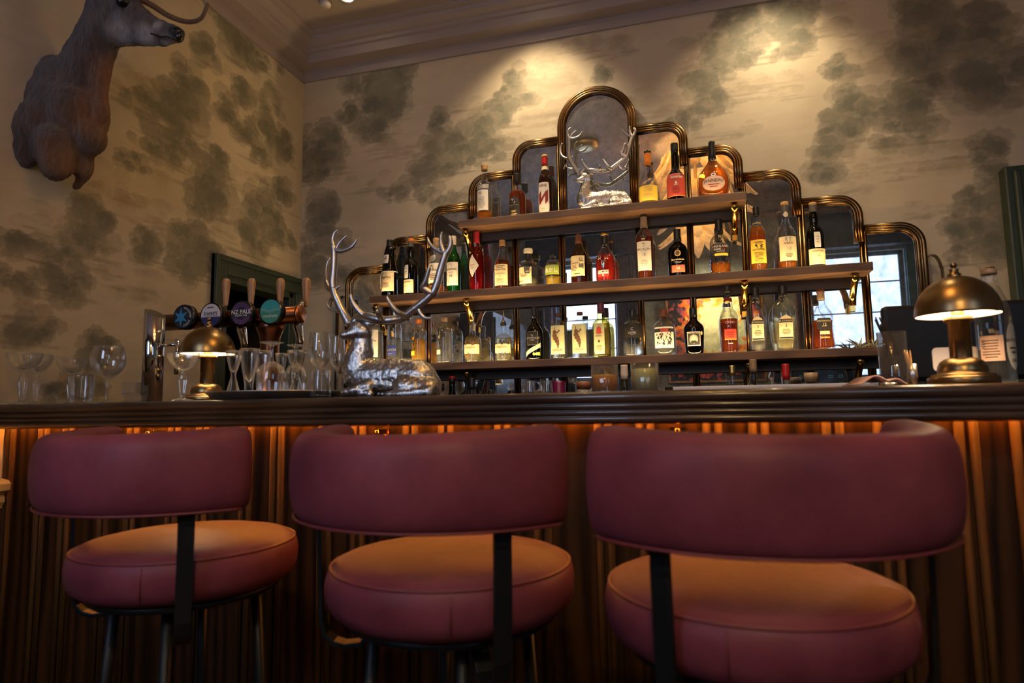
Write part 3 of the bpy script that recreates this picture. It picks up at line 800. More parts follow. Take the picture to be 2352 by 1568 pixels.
# ================================================================== SHELVES
shelf_m = wood('walnut_shelf', (0.085, 0.043, 0.025), (0.20, 0.105, 0.058), 5.0, (0.9, 9, 9), 0.58, 0.0)
shelf_dk = pm('shelf_rail_dark', (0.028, 0.017, 0.011), 0.5)
SHELVES = {'top': (ZTOP, -1.107, 0.225, 'shortest and highest walnut shelf holding the small silver stag'),
           'mid': (ZMID, -1.59, 0.695, 'middle walnut bottle shelf across the mirror'),
           'low': (ZLOW, -1.76, 0.86, 'longest and lowest walnut bottle shelf across the mirror')}
LEDS = {'top': 26, 'mid': 95, 'low': 140}
for nm, (z, x0, x1, lab) in SHELVES.items():
    t = thing('display_shelf', lab, 'shelf', ((x0 + x1) / 2, YM - 0.02, z), group='bottle shelves across the mirror')
    h = (x1 - x0) / 2
    y0 = SF - (YM - 0.02)
    MB().box(-h, h, y0, 0.0, -TH, 0).build('board', shelf_m, t, bevel=0.003)
    MB().box(-h + 0.05, h - 0.05, -0.014, 0.0, -TH - 0.044, -TH).build('back_rail', shelf_dk, t)
    MB().box(-h + 0.02, h - 0.02, y0 + 0.012, y0 + 0.020, -0.001, 0.0003).build('light_strip', emi('shelf_led_' + nm, (1.0, 0.66, 0.27), LEDS[nm]), t)
    offs = {'top': (-0.64, 0.617), 'mid': (-1.12, -0.6325, 0.6475, 1.08), 'low': (-0.63, 0.65, 1.08)}[nm]
    for o_ in offs:
        w_ = 0.013
        P = [(o_, y0 + 0.045, -TH - 0.004), (o_, y0 + 0.030, -TH - 0.006), (o_, y0 + 0.022, -TH - 0.014), (o_, y0 + 0.024, -TH - 0.024), (o_, y0 + 0.045, -TH - 0.036), (o_, y0 + 0.075, -TH - 0.060), (o_, y0 + 0.098, -TH - 0.092), (o_, y0 + 0.110, -TH - 0.125)]
        b = MB().tube(P, 0.013, sec=[(-1, -0.22), (1, -0.22), (1, 0.22), (-1, 0.22)], up=(1, 0, 0), smooth=True)
        b.box(o_ - 0.010, o_ + 0.010, y0 + 0.108, -0.004, -TH - 0.15, -TH - 0.12)
        b.build('bracket', polbrass, t)
# ================================================================== BOTTLES
G_CLEAR = glass('clear_glass', (0.985, 0.99, 0.98), (0.88, 0.90, 0.88), edge_sheen=0.03)
G_EMB = glass('embossed_glass', (0.95, 0.95, 0.92), (0.45, 0.47, 0.44), bump=(60, 0.7))
G_GREEN = glass('green_glass', (0.10, 0.62, 0.18), (0.01, 0.16, 0.05))
G_DARK = glass('dark_bottle_glass', (0.05, 0.03, 0.015), (0.006, 0.005, 0.004))
G_BLACK = glass('black_bottle_glass', (0.015, 0.012, 0.010), (0.003, 0.003, 0.003))
G_BROWN = glass('smoky_brown_glass', (0.55, 0.36, 0.20), (0.16, 0.08, 0.03))
G_RED = glass('ruby_glass', (0.80, 0.16, 0.06), (0.35, 0.02, 0.02))
LQ = dict(orange=liquid('spirit_orange', (1.0, 0.42, 0.06)), amber=liquid('spirit_amber', (0.95, 0.36, 0.05)), deep=liquid('spirit_deep_amber', (0.62, 0.13, 0.02), 0.2),
          red=liquid('spirit_red', (0.80, 0.05, 0.02), 0.3), gold=liquid('spirit_gold', (1.0, 0.66, 0.14), 0.3), yellow=liquid('spirit_yellow', (1.0, 0.70, 0.10), 0.35),
          clear=liquid('spirit_clear', (0.97, 0.98, 0.96), 0.06), pale=liquid('spirit_pale', (0.98, 0.93, 0.70), 0.15), green=liquid('spirit_green', (0.10, 0.55, 0.14), 0.35), dark=liquid('spirit_dark', (0.12, 0.03, 0.012), 0.2))
def flat(n, c, r=0.55, **k): return pm(n, c, r, **k)
PAPERS = dict(white=flat('label_white', (0.74, 0.69, 0.62)), cream=flat('label_cream', (0.74, 0.62, 0.38)), yellow=flat('label_yellow', (0.88, 0.58, 0.06)), black=flat('label_black', (0.012, 0.011, 0.011)),
              blue=flat('label_blue', (0.02, 0.035, 0.22)), red=flat('label_red', (0.50, 0.055, 0.03)), brick=flat('label_brick', (0.42, 0.09, 0.05)), pink=flat('label_pink', (0.72, 0.47, 0.36)), green=flat('label_green', (0.28, 0.36, 0.05)),
              sage=flat('label_sage', (0.50, 0.50, 0.30)), silver=flat('label_silver', (0.50, 0.48, 0.45), 0.4, metal=0.5), grey=flat('label_grey', (0.38, 0.37, 0.34)), gold=gold, tag=flat('label_lemon', (0.95, 0.85, 0.02)),
              orange=flat('label_orange', (0.9, 0.40, 0.03)), beige=flat('label_beige', (0.70, 0.55, 0.36)), brown=flat('ink_brown', (0.12, 0.06, 0.03)), wine=flat('ink_wine', (0.22, 0.012, 0.015)), ink=flat('ink_black', (0.03, 0.027, 0.024)), ltgold=flat('ink_gold', (0.62, 0.42, 0.14)), redink=flat('ink_red', (0.65, 0.06, 0.03)))
CAPM = dict(black=flat('cap_black', (0.012, 0.011, 0.012), 0.35), cork=flat('cork', (0.50, 0.27, 0.10), 0.7), white=flat('cap_white', (0.72, 0.60, 0.52), 0.45), red=flat('foil_red', (0.55, 0.02, 0.02), 0.35), orange=flat('foil_orange', (0.75, 0.20, 0.02), 0.35),
            tan=flat('foil_tan', (0.36, 0.24, 0.14), 0.4), gold=pm('cap_gold', (0.70, 0.45, 0.15), 0.3, 1.0), brown=flat('cap_brown', (0.18, 0.06, 0.025), 0.5), purple=flat('cap_purple', (0.10, 0.015, 0.06), 0.4), steel=pm('steel', (0.6, 0.6, 0.6), 0.2, 1.0), slate=flat('foil_slate', (0.10, 0.09, 0.085), 0.4), glass=G_CLEAR)
# outlines as (radius, height) fractions of body radius / full height
def S(*p): return list(p)
PR = dict(
 tall=S((.90, 0), (1, .012), (1, .50), (.99, .60), (.95, .655), (.80, .690), (.52, .715), (.42, .74), (.40, .80), (.40, .97), (.44, .975), (.44, 1)),
 rum=S((.92, 0), (1, .015), (1, .46), (.97, .53), (.86, .585), (.64, .625), (.42, .66), (.38, .70), (.37, 1)),
 cognac=S((.90, 0), (1, .015), (1, .50), (.96, .57), (.80, .655), (.60, .72), (.46, .775), (.40, .82), (.38, 1)),
 drop=S((.93, 0), (1, .015), (1, .12), (.99, .28), (.93, .38), (.76, .49), (.54, .59), (.40, .67), (.335, .74), (.31, .82), (.31, 1)),
 classic=S((.90, 0), (.97, .012), (1, .04), (1, .34), (.985, .42), (.84, .475), (.58, .52), (.43, .56), (.40, .62), (.385, 1)),
 bulge=S((.92, 0), (1, .015), (1, .46), (.98, .52), (.86, .585), (.58, .635), (.45, .66), (.45, .70), (.50, .76), (.47, .82), (.37, .855), (.37, 1)),
 laph=S((.92, 0), (1, .015), (1, .50), (.98, .565), (.88, .63), (.66, .69), (.48, .735), (.38, .79), (.36, .84), (.36, 1)),
 friar=S((.95, 0), (1, .02), (.99, .20), (.96, .42), (.90, .435), (.98, .455), (1.0, .47), (.90, .60), (.76, .73), (.60, .84), (.42, .885), (.38, .90), (.38, 1)),
 slim=S((.92, 0), (1, .012), (1, .42), (.99, .56), (.93, .63), (.74, .68), (.48, .705), (.38, .73), (.37, 1)),
 balv=S((.90, 0), (1, .02), (1, .48), (.97, .54), (.82, .60), (.66, .655), (.52, .71), (.42, .77), (.37, .83), (.40, .845), (.40, .86), (.36, .87), (.36, 1)),
 decanter=S((.96, 0), (1, .02), (1, .58), (.97, .62), (.80, .66), (.46, .69), (.34, .71), (.34, .80), (.33, 1)),
 squat=S((.93, 0), (1, .025), (1, .52), (.98, .60), (.88, .69), (.70, .76), (.46, .81), (.36, .84), (.34, .86), (.40, .87), (.40, .91), (.34, .92), (.34, 1)),
 yama=S((.94, 0), (1, .02), (1, .50), (.97, .56), (.84, .625), (.60, .685), (.45, .74), (.38, .81), (.34, .88), (.30, .95), (.28, 1)),
 dalm=S((.92, 0), (.99, .02), (1, .30), (.97, .42), (.88, .53), (.70, .61), (.46, .67), (.33, .71), (.31, .78), (.34, .80), (.34, .84), (.30, .86), (.34, .93), (.34, 1)),
 mac=S((.76, 0), (.80, .01), (.86, .22), (.94, .45), (1.0, .62), (1.0, .655), (.94, .685), (.70, .735), (.50, .775), (.40, .80), (.36, .85), (.33, 1)),
 bunna=S((.96, 0), (1, .02), (1, .50), (.98, .56), (.88, .63), (.66, .68), (.38, .72), (.33, .74), (.33, .98), (.35, .985), (.35, 1)),
 hp=S((.95, 0), (1, .02), (1, .50), (.985, .57), (.90, .63), (.70, .685), (.48, .72), (.36, .74), (.36, 1)),
 auch=S((.90, 0), (1, .014), (1, .46), (.99, .55), (.92, .62), (.72, .68), (.53, .715), (.46, .745), (.50, .78), (.42, .82), (.35, .845), (.35, 1)),
 oban=S((.92, 0), (1, .012), (1, .44), (.97, .52), (.84, .585), (.62, .635), (.46, .675), (.40, .73), (.365, .80), (.36, 1)),
 ketel=S((.95, 0), (1, .012), (1, .66), (.97, .70), (.80, .735), (.46, .76), (.38, .78), (.38, 1)),
 fin=S((.94, 0), (1, .012), (1, .58), (.98, .68), (.88, .76), (.66, .82), (.46, .86), (.40, .89), (.40, 1)),
 bc=S((.90, 0), (.97, .01), (1, .03), (1, .66), (.98, .72), (.84, .785), (.58, .825), (.40, .85), (.36, .865), (.36, .90), (.40, .91), (.40, 1)),
 gin=S((.97, 0), (1, .015), (1, .46), (.975, .54), (.86, .61), (.64, .655), (.40, .675), (.35, .70), (.34, .87), (.37, .875), (.37, 1)),
 gin2=S((.97, 0), (1, .015), (1, .50), (.97, .58), (.86, .65), (.62, .70), (.36, .72), (.34, .74), (.34, .99), (.38, 1)),
 cots=S((.94, 0), (1, .015), (1, .42), (.98, .50), (.88, .575), (.66, .63), (.42, .67), (.31, .71), (.29, .76), (.29, 1)),
 seed=S((.88, 0), (.97, .012), (1, .04), (1, .66), (.98, .74), (.86, .795), (.60, .825), (.36, .84), (.33, .855), (.33, 1)),
 vivir=S((.92, 0), (.99, .02), (1, .06), (1, .58), (.96, .65), (.82, .71), (.54, .755), (.36, .78), (.34, .80), (.34, 1)),
 esp=S((.78, 0), (.90, .02), (.95, .08), (.98, .16), (1, .20), (1, .60), (.98, .64), (.88, .68), (.66, .735), (.46, .775), (.36, .80), (.36, 1)),
 dip=S((.84, 0), (.86, .01), (.90, .12), (.96, .35), (1, .53), (.98, .58), (.84, .635), (.58, .685), (.41, .73), (.36, .76), (.36, 1)),
 flare=S((.90, 0), (.94, .02), (.94, .06), (.91, .10), (.92, .16), (1, .46), (1, .52), (.96, .56), (.82, .61), (.56, .645), (.50, .66), (.48, .74), (.40, .82), (.34, .90), (.36, 1)),
 eld=S((.78, 0), (.80, .02), (.70, .04), (.72, .07), (.84, .22), (.96, .42), (1, .52), (.98, .60), (.86, .70), (.62, .76), (.40, .795), (.34, .81), (.34, 1)),
 app=S((.93, 0), (1, .02), (1, .10), (.94, .22), (.86, .33), (.92, .44), (.96, .54), (.86, .62), (.62, .68), (.42, .73), (.34, .775), (.31, .82), (.31, 1)),
 flask=S((.42, 0), (.50, .01), (.60, .03), (.80, .09), (.94, .17), (1, .26), (.98, .34), (.90, .42), (.74, .50), (.54, .56), (.36, .62), (.24, .68), (.19, .74), (.18, .80), (.185, 1)),
 wine=S((.92, 0), (1, .01), (1, .52), (.94, .60), (.70, .66), (.46, .71), (.38, .76), (.36, 1)),
)
def rz(prof, f):
    for (r0, z0), (r1, z1) in zip(prof, prof[1:]):
        if z0 <= f <= z1: return r0 + (r1 - r0) * (0 if z1 == z0 else (f - z0) / (z1 - z0))
    return prof[-1][0]

def smooth_prof(prof, n=3):
    """round the outline a little (corner cutting)"""
    for _ in range(n):
        q = [prof[0]]
        for (a, b) in zip(prof, prof[1:]):
            q.append((a[0] * .75 + b[0] * .25, a[1] * .75 + b[1] * .25)); q.append((a[0] * .25 + b[0] * .75, a[1] * .25 + b[1] * .75))
        q.append(prof[-1]); prof = q
        if len(prof) > 46: break
    return prof

class Lab:
    """builds one label: paper patch plus its printing, all wrapped on the bottle"""
    def __init__(s, prof, R, H, sy, az, off=0.0007):
        s.p, s.R, s.H, s.sy, s.az, s.off = prof, R, H, sy, rad(az), off
        s.mb = MB(); s.mats = []
    def mi(s, mat):
        if mat not in s.mats: s.mats.append(mat)
        return s.mats.index(mat)
    def pos(s, x, f, lift):
        """x = arc distance in body radii, f = height fraction"""
        r = rz(s.p, min(max(f, 0), 1)) * s.R + s.off + lift
        a = s.az + x * s.R / max(r, 1e-4)
        return (r * math.cos(a), r * math.sin(a) * s.sy, f * s.H)
    def patch(s, mat, x0, x1, f0, f1, shape='rect', lift=0.0, nx=12, nz=8, skew=0.0):
        V = []; F = []
        for j in range(nz + 1):
            t = j / nz
            f = f0 + (f1 - f0) * t
            k = 1.0
            if shape == 'oval': k = math.sqrt(max(0.0, 1 - (2 * t - 1) ** 2)); k = max(k, 0.02)
            elif shape == 'diamond': k = max(0.02, 1 - abs(2 * t - 1))
            elif shape == 'arch': k = 1.0 if t < 0.62 else max(0.05, math.sqrt(max(0, 1 - ((t - 0.62) / 0.38) ** 2)))
            elif shape == 'soft': k = 1 - 0.12 * abs(2 * t - 1) ** 6
            xc = (x0 + x1) / 2; hw = (x1 - x0) / 2 * k
            for i in range(nx + 1):
                u = -1 + 2 * i / nx
                V.append(s.pos(xc + hw * u, f + skew * u, lift))
        for j in range(nz):
            for i in range(nx):
                a = j * (nx + 1) + i
                F.append((a, a + 1, a + nx + 2, a + nx + 1))
        s.mb.add(V, F, s.mi(mat)); return s
    def text(s, word, x, f, size, mat, lift=0.0009, sx=1.0, bold=0.012, rot=0.0, wmax=1.75):
        """size = letter height in body radii"""
        V, F = text_geo(word, bold)
        q = []
        wd = V[:, 0].max() - V[:, 0].min()
        size = size * 1.3
        sx = min(sx, wmax / max(wd * size, 1e-6))
        k = size * s.R
        cr, sr = math.cos(rot), math.sin(rot)
        for p in V:
            u, w = p[0] * k * sx, p[1] * k
            q.append(s.pos(x + (u * cr - w * sr) / s.R, f + (u * sr + w * cr) / s.H, lift))
        s.mb.add(q, F, s.mi(mat), False); return s
    def lines(s, x, f0, f1, n, w, mat, lift=0.0006, seed=1):
        rr = random.Random(seed)
        for i in range(n):
            f = f0 + (f1 - f0) * (i + 0.5) / n
            ww = w * (0.6 + 0.4 * rr.random()); h = (f1 - f0) / n * 0.2
            s.patch(mat, x - ww / 2, x + ww / 2, f - h, f + h, lift=lift, nx=5, nz=1)
        return s
    def blobs(s, mat, x0, x1, f0, f1, n, size, lift=0.0006, seed=1):
        rr = random.Random(seed)
        for i in range(n):
            x = x0 + (x1 - x0) * rr.random(); f = f0 + (f1 - f0) * rr.random(); w = size * (0.4 + rr.random())
            s.patch(mat, x - w, x + w, f - w * s.R / s.H * (0.5 + rr.random()), f + w * s.R / s.H * (0.5 + rr.random()), 'oval', lift, 4, 4, skew=(rr.random() - .5) * 0.03)
        return s
    def done(s, name, parent):
        o = s.mb.build(name, s.mats, parent, auto=True); return o

BOT = {}
def bottle(key, label, cat, base, R, H, style, g=None, liq=None, level=0.5, cap='black', cap0=0.86, sy=1.0, seg=32, az=-90, labels=(), extras=None, group='bottles on the mirror shelves', name='spirit_bottle', ribs=0, amp=0, captop=None, flatshade=False, rz_=0.0):
    t = thing(name, label, cat, base, rz_, group)
    raw = PR[style]
    prof = raw if flatshade else smooth_prof(raw, 2)
    gl = [(0.0, 0.0)] + [(r * R, z * H) for r, z in prof if z <= cap0 + 0.012]
    gl.append((rz(prof, cap0) * R * 0.9, (cap0 + 0.012) * H))
    MB().lathe(gl, seg, sy=sy, ribs=ribs, amp=amp, cap=True, smooth=not flatshade).build('glass_body', g or G_CLEAR, t, auto=True)
    if liq:
        lv = []
        zb = 0.035
        lv = [(0.0, zb * H), (rz(prof, zb) * R * 0.80, zb * H)] + [(r * R * 0.91, z * H) for r, z in prof if zb + 0.01 < z < level]
        rl = rz(prof, level) * R * 0.91
        lv += [(rl, level * H), (0.0, level * H)]
        MB().lathe(lv, seg, sy=sy, ribs=ribs, amp=amp, cap=False, smooth=not flatshade).build('liquid', LQ[liq], t)
    if cap:
        rc = rz(prof, cap0) * R + 0.0012; z0, z1 = cap0 * H, H
        rt = rz(prof, 0.995) * R + 0.0012
        pr = [(rc * 0.8, z0), (rc, z0 + 0.0005)]
        for q in (0.3, 0.6, 0.9): pr.append((rz(prof, cap0 + (1 - cap0) * q) * R + 0.0012, z0 + (z1 - z0) * q))
        pr += [(rt, z1 - 0.002), (rt * 0.9, z1), (0, z1)]
        MB().lathe(pr, 24, cap=False).build('cap' if cap in ('black', 'steel', 'slate', 'white', 'gold', 'brown', 'purple') else ('stopper' if cap in ('cork', 'glass') else 'neck_foil'), CAPM[cap], t)
    if captop:
        rt = rz(prof, 0.99) * R + 0.002
        zt0 = H * captop[1]
        MB().lathe([(0, zt0), (rt, zt0), (rt * 1.02, H * 0.5 + zt0 * 0.5), (rt, H + 0.001), (rt * .8, H + 0.003), (0, H + 0.003)], 24, cap=False).build('cap_top', CAPM[captop[0]], t)
    for i, fn in enumerate(labels):
        L = Lab(prof, R * (1 + amp), H, sy, az); nm = fn(L) or 'front_label'; L.done(nm, t)
    if extras: extras(t, prof, R, H)
    BOT[key] = t
    return t

YBOT = 2.985
def shelf_bottle(key, sh, px, w, ytop, label, style, **kw):
    z = {'top': ZTOP, 'mid': ZMID, 'low': ZLOW}[sh]
    ym = ytop + 60
    p = at(px, ym, YBOT)
    R = w * mpp(px, ym, YBOT) / 2
    H = min(at(px, ytop, YBOT).z - z, 9 if sh == 'top' else (ZTOP if sh == 'mid' else ZMID) - TH - z - 0.006)
    return bottle(key, label, 'bottle', (p.x, YBOT, z + 0.0013), R, H, style, **kw)
P_ = PAPERS
# ---- top shelf
def l_vs(L): L.patch(P_['white'], -.95, .95, .185, .535).patch(P_['silver'], -1.05, 1.05, .555, .625).text('VS', -.2, .48, .36, P_['ink']).lines(0, .22, .42, 6, 1.1, P_['grey'])
shelf_bottle('vs', 'top', 1113, 35, 380, 'tall clear bottle with white label and orange spirit, leftmost on the top shelf', 'tall', liq='orange', level=.18, cap='cork', cap0=.90, az=-98, labels=[l_vs])
def l_rum(L): L.patch(P_['black'], -.72, .72, .03, .46, 'arch').patch(P_['ltgold'], -.62, .62, .262, .268, lift=.0004, nz=1).blobs(P_['silver'], -.22, .22, .33, .40, 5, .12).lines(0, .11, .16, 2, .7, P_['ltgold'], seed=3).lines(0, .04, .09, 2, .8, P_['ltgold'])
shelf_bottle('rum', 'top', 1188, 41, 400, 'squat dark rum bottle with black arched label, second on the top shelf', 'rum', liq='deep', level=.62, cap='black', cap0=.80, az=-100, labels=[l_rum])
def l_hine(L):
    L.patch(P_['white'], -.92, .92, .03, .53, 'soft').text('HINE', 0, .475, .42, P_['wine'])
    for (a, b, c, d, sk) in ((-.72, -.30, .19, .37, .03), (.30, .74, .20, .38, .03), (-.5, .5, .255, .315, .085)): L.patch(P_['wine'], a, b, c, d, lift=.0006, skew=sk)
    L.lines(0, .06, .12, 2, .7, P_['grey'])
shelf_bottle('hine', 'top', 1252, 33, 358, 'red topped cognac bottle with a large slanted H on its white label, top shelf', 'cognac', liq='deep', level=.66, g=G_BROWN, cap='red', cap0=.825, az=-96, captop=('cork', .965), labels=[l_hine, lambda L: L.patch(P_['cream'], -1.2, 1.2, .755, .815) and 'neck_label'])
def l_1738(L): L.patch(P_['yellow'], -1.15, 1.15, .06, .335).text('1738', 0, .245, .34, P_['ltgold']).lines(0, .09, .19, 4, 1.2, P_['ltgold']).lines(0, .29, .32, 1, 1.3, P_['ltgold'])
shelf_bottle('drop', 'top', 1489, 47, 348, 'teardrop shaped bottle with orange neck foil and yellow label, right of the small stag', 'drop', liq='gold', level=.05 + .05, cap='orange', cap0=.73, captop=('black', .96), labels=[l_1738], az=-92)
def l_som(L): L.patch(P_['red'], -1.25, 1.25, .08, .46).patch(P_['ltgold'], -1.25, 1.25, .085, .092, lift=.0004, nz=1).text('Somerset', .1, .40, .34, P_['white'], sx=.8).patch(P_['white'], -.11, .11, .285, .325, 'oval', .0006).patch(P_['white'], -.2, .2, .268, .28, lift=.0006).lines(.0, .12, .24, 5, 1.0, P_['wine'])
shelf_bottle('somerset', 'top', 1551, 44, 330, 'long necked black bottle with red label, second from right on the top shelf', 'classic', g=G_BLACK, liq='dark', level=.45, cap='black', cap0=.86, labels=[l_som], az=-88)
def l_jan(L): L.patch(P_['pink'], -.72, .72, .12, .375, 'oval', nx=20, nz=14).patch(P_['white'], -.15, .15, .36, .42, 'oval', .0006).patch(P_['ink'], -.07, .07, .375, .405, 'oval', .001).text('JANNEAU', 0, .285, .22, P_['ink']).lines(0, .17, .24, 2, .7, P_['wine'])
shelf_bottle('janneau', 'top', 1637, 78, 326, 'round ribbed armagnac flask with oval pink label at the right end of the top shelf', 'flask', liq='orange', level=.66, cap='black', cap0=.70, sy=.55, seg=72, ribs=24, amp=.018, labels=[l_jan, lambda L: L.patch(P_['white'], -.12, .12, .655, .715, 'oval').patch(P_['ink'], -.07, .07, .665, .705, 'oval', .0005) and 'neck_seal'], az=-90)
# ---- middle shelf
def l_fra(L): L.patch(P_['beige'], -1.2, 1.2, .10, .435).text('Frangelico', -.1, .335, .38, P_['ink'], sx=.85).text('LIQUEUR', .2, .285, .12, P_['redink']).lines(0, .15, .255, 6, 1.3, P_['brown']).patch(P_['ltgold'], .62, .86, .12, .16, 'oval', .0006)
def l_fra2(L): L.patch(P_['white'], -.42, .42, .575, .725, 'soft').text('F', 0, .65, .6, P_['wine']); return 'neck_label'
def cord(t, prof, R, H):
    pts = [(-R * 1.04, -R * .2, H * .43), (-R * 1.12, -R * .25, H * .38), (-R * 1.12, -R * .3, H * .26), (-R * 1.05, -R * .3, H * .22), (-R * 1.1, -R * .3, H * .15)]
    m = MB().tube(pts, .0016, 6)
    m.tube([(R * .99 * math.cos(a), R * .99 * math.sin(a), H * .435) for a in np.linspace(0, 2 * PI, 33)[:-1]], .0018, 6, closed=True)
    m.build('cord', pm('white_cord', (0.7, 0.66, 0.58), 0.8), t)
shelf_bottle('friar', 'mid', 895, 37, 549, 'robed monk shaped dark liqueur bottle tied with a white cord, leftmost on the middle shelf', 'friar', g=G_BLACK, liq='dark', level=.7, cap='black', cap0=.87, az=-100, labels=[l_fra, l_fra2], extras=cord)
def l_lag(L): L.patch(P_['cream'], -1.1, 1.1, .05, .275).text('LAGAVULIN', 0, .235, .235, P_['brown'], sx=.85).text('16', -.1, .165, .30, P_['redink']).lines(-.1, .06, .12, 2, .9, P_['grey'])
def l_lag2(L): L.patch(P_['white'], -.36, .36, .30, .53, 'soft', nx=8).lines(0, .36, .48, 3, .4, P_['grey']); return 'upper_label'
shelf_bottle('islay', 'mid', 944, 33, 550, 'dark bottle with pale lower label, next to the corded bottle', 'bulge', g=G_DARK, liq='dark', level=.6, cap='slate', cap0=.86, captop=('orange', .955), az=-108, labels=[l_lag, l_lag2])
def l_arr(L): L.patch(P_['white'], -1.05, 1.05, .19, .54).text('Arthur', .1, .42, .36, P_['ink']).blobs(P_['ink'], -.15, .15, .46, .50, 4, .1).lines(0, .24, .36, 4, 1.1, P_['brown'])
def l_arr2(L): L.patch(P_['grey'], -.42, .42, .56, .71, 'oval').patch(P_['silver'], -.32, .32, .578, .692, 'oval', .0005); return 'seal'
shelf_bottle('arran', 'mid', 1002, 35, 549, 'clear bottle with grey seal and white label seen through the silver antler', 'slim', liq='orange', level=.17, cap='tan', cap0=.84, captop=('cork', .95), az=-98, labels=[l_arr, l_arr2])
def l_lap(L): L.patch(P_['white'], -1.1, 1.1, .125, .525).text('LAPHROAIG', 0, .40, .30, P_['ink'], sx=.82).text('10', -.05, .285, .40, P_['ink']).blobs(P_['grey'], -.12, .12, .46, .50, 5, .1).lines(0, .33, .36, 2, .9, P_['grey']).lines(-.4, .15, .2, 2, .5, P_['grey'])
shelf_bottle('laphroaig', 'mid', 1042, 32, 543, 'green glass whisky bottle with white label and white cap on the middle shelf', 'laph', g=G_GREEN, liq='green', level=.60, cap='white', cap0=.84, az=-94, labels=[l_lap])
def l_red(L): L.patch(P_['white'], -1.0, .85, .23, .60, 'diamond', nx=14, nz=14).text('Bonticou', -.1, .43, .22, P_['redink'], sx=.8).lines(-.1, .36, .40, 2, .5, P_['grey'])
shelf_bottle('ruby', 'mid', 1095, 35, 532, 'bright red bottle with tall red foil and white diamond label', 'slim', g=G_RED, liq='red', level=.60, cap='red', cap0=.80, az=-104, labels=[l_red, lambda L: L.patch(P_['white'], -.2, .2, .745, .80, 'oval').patch(P_['blue'], -.13, .13, .755, .79, 'oval', .0005) and 'neck_seal'])
def l_bal(L): L.patch(P_['cream'], -1.05, 1.05, .075, .49).text('THE BALVENIE', 0, .385, .23, P_['ink'], sx=.8).text('DOUBLEWOOD', 0, .305, .17, P_['ink'], sx=.85).text('12', 0, .255, .20, P_['ink']).lines(0, .41, .47, 2, 1.3, P_['brown']).lines(0, .09, .22, 6, 1.2, P_['brown'])
shelf_bottle('balvenie', 'mid', 1154, 37, 552, 'corked whisky bottle with wide cream label on the middle shelf', 'balv', liq='deep', level=.585, cap='cork', cap0=.875, az=-94, labels=[l_bal])
def l_hib(L): L.patch(P_['cream'], -.95, .72, .09, .50).text('響', .25, .40, .62, P_['ink']).text('HIBIKI', -.5, .33, .16, P_['brown']).lines(-.2, .24, .31, 2, .9, P_['brown']).text('Suntory', -.5, .155, .24, P_['ink'], sx=.8)
def disc(t, prof, R, H): MB().lathe([(0, H * .86), (R * .40, H * .86), (R * .52, H * .885), (R * .52, H * .965), (R * .46, H * .99), (0, H * 1.0)], 20, cap=False, smooth=False).build('stopper', pm('frosted_stopper', (0.82, 0.74, 0.52), 0.2, spec=0.8), t)
shelf_bottle('hibiki', 'mid', 1214, 43, 571, 'faceted decanter bottle with disc stopper and pale label on the middle shelf', 'decanter', liq='pale', level=.22, cap='black', cap0=.715, az=-98, seg=24, flatshade=True, labels=[l_hib], extras=lambda t, p, R, H: disc(t, p, R, H))
def l_ak(L): L.patch(P_['green'], -1.1, 1.1, .33, .63).text('AKASHI', 0, .575, .26, P_['sage']).text('あかし', 0, .46, .50, P_['white'], sx=1.0)
shelf_bottle('akashi', 'mid', 1271, 37, 583, 'small round shouldered bottle with lime green label and yellow spirit', 'squat', liq='yellow', level=.30, cap='black', cap0=.92, az=-95, labels=[l_ak])
def l_yam(L): L.patch(P_['cream'], -1.1, .98, .155, .545).text('山', .55, .465, .46, P_['ink']).text('崎', .55, .335, .50, P_['ink']).text('YAMAZAKI', -.35, .40, .19, P_['brown'], sx=.9).text('THE', -.75, .445, .13, P_['brown']).lines(-.4, .25, .375, 5, .9, P_['brown']).lines(0, .18, .21, 1, 1.1, P_['ink'])
shelf_bottle('yamazaki', 'mid', 1330, 39, 538, 'whisky bottle with two brushed characters at the right of its cream label', 'yama', g=G_BROWN, liq='deep', level=.14, cap='brown', cap0=.80, az=-96, labels=[l_yam])
silver = pm('polished_silver', (0.62, 0.61, 0.60), 0.22, 1.0)
def antler_emblem(L):
    m = L.mi(silver)
    for s_ in (-1, 1):
        for pts in (((0.05, .34), (.16, .44), (.42, .49), (.66, .56), (.74, .63)), ((.42, .49), (.40, .57)), ((.22, .45), (.18, .55)), ((.62, .53), (.86, .55)), ((.34, .48), (.52, .45))):
            P = [L.pos(s_ * x, f, .0012) for x, f in pts]
            L.mb.tube(P, .0016, 6, mi=m)
    L.patch(silver, -.16, .16, .27, .43, 'oval', .001)
    return 'stag_emblem'
def l_dal(L): L.patch(P_['white'], -.55, .55, .105, .23).patch(P_['wine'], -.55, .55, .10, .158, lift=.0004).text('DALMORE', 0, .195, .19, P_['ink']).text('12', 0, .13, .17, P_['white'])
shelf_bottle('dalmore', 'mid', 1390, 48, 538, 'bell shaped bottle of red whisky with a silver antler emblem', 'dalm', liq='red', level=.56, cap='black', cap0=.74, captop=('gold', .96), az=-96, labels=[l_dal, antler_emblem])
def l_mac(L): L.patch(P_['white'], -.86, .86, .135, .575).text('MACALLAN', 0, .455, .25, P_['ink'], sx=.9).text('12', 0, .375, .30, P_['ink']).text('THE', 0, .495, .10, P_['brown']).blobs(P_['ink'], -.1, .1, .53, .545, 3, .06).lines(0, .42, .435, 1, 1.1, P_['grey']).lines(0, .20, .30, 4, .9, P_['grey'])
def l_mac2(L): L.patch(P_['black'], -.36, .36, .62, .68, lift=.0002).patch(P_['ltgold'], -.2, .2, .60, .62, lift=.0002).text('12', 0, .655, .13, P_['ltgold']); return 'shoulder_label'
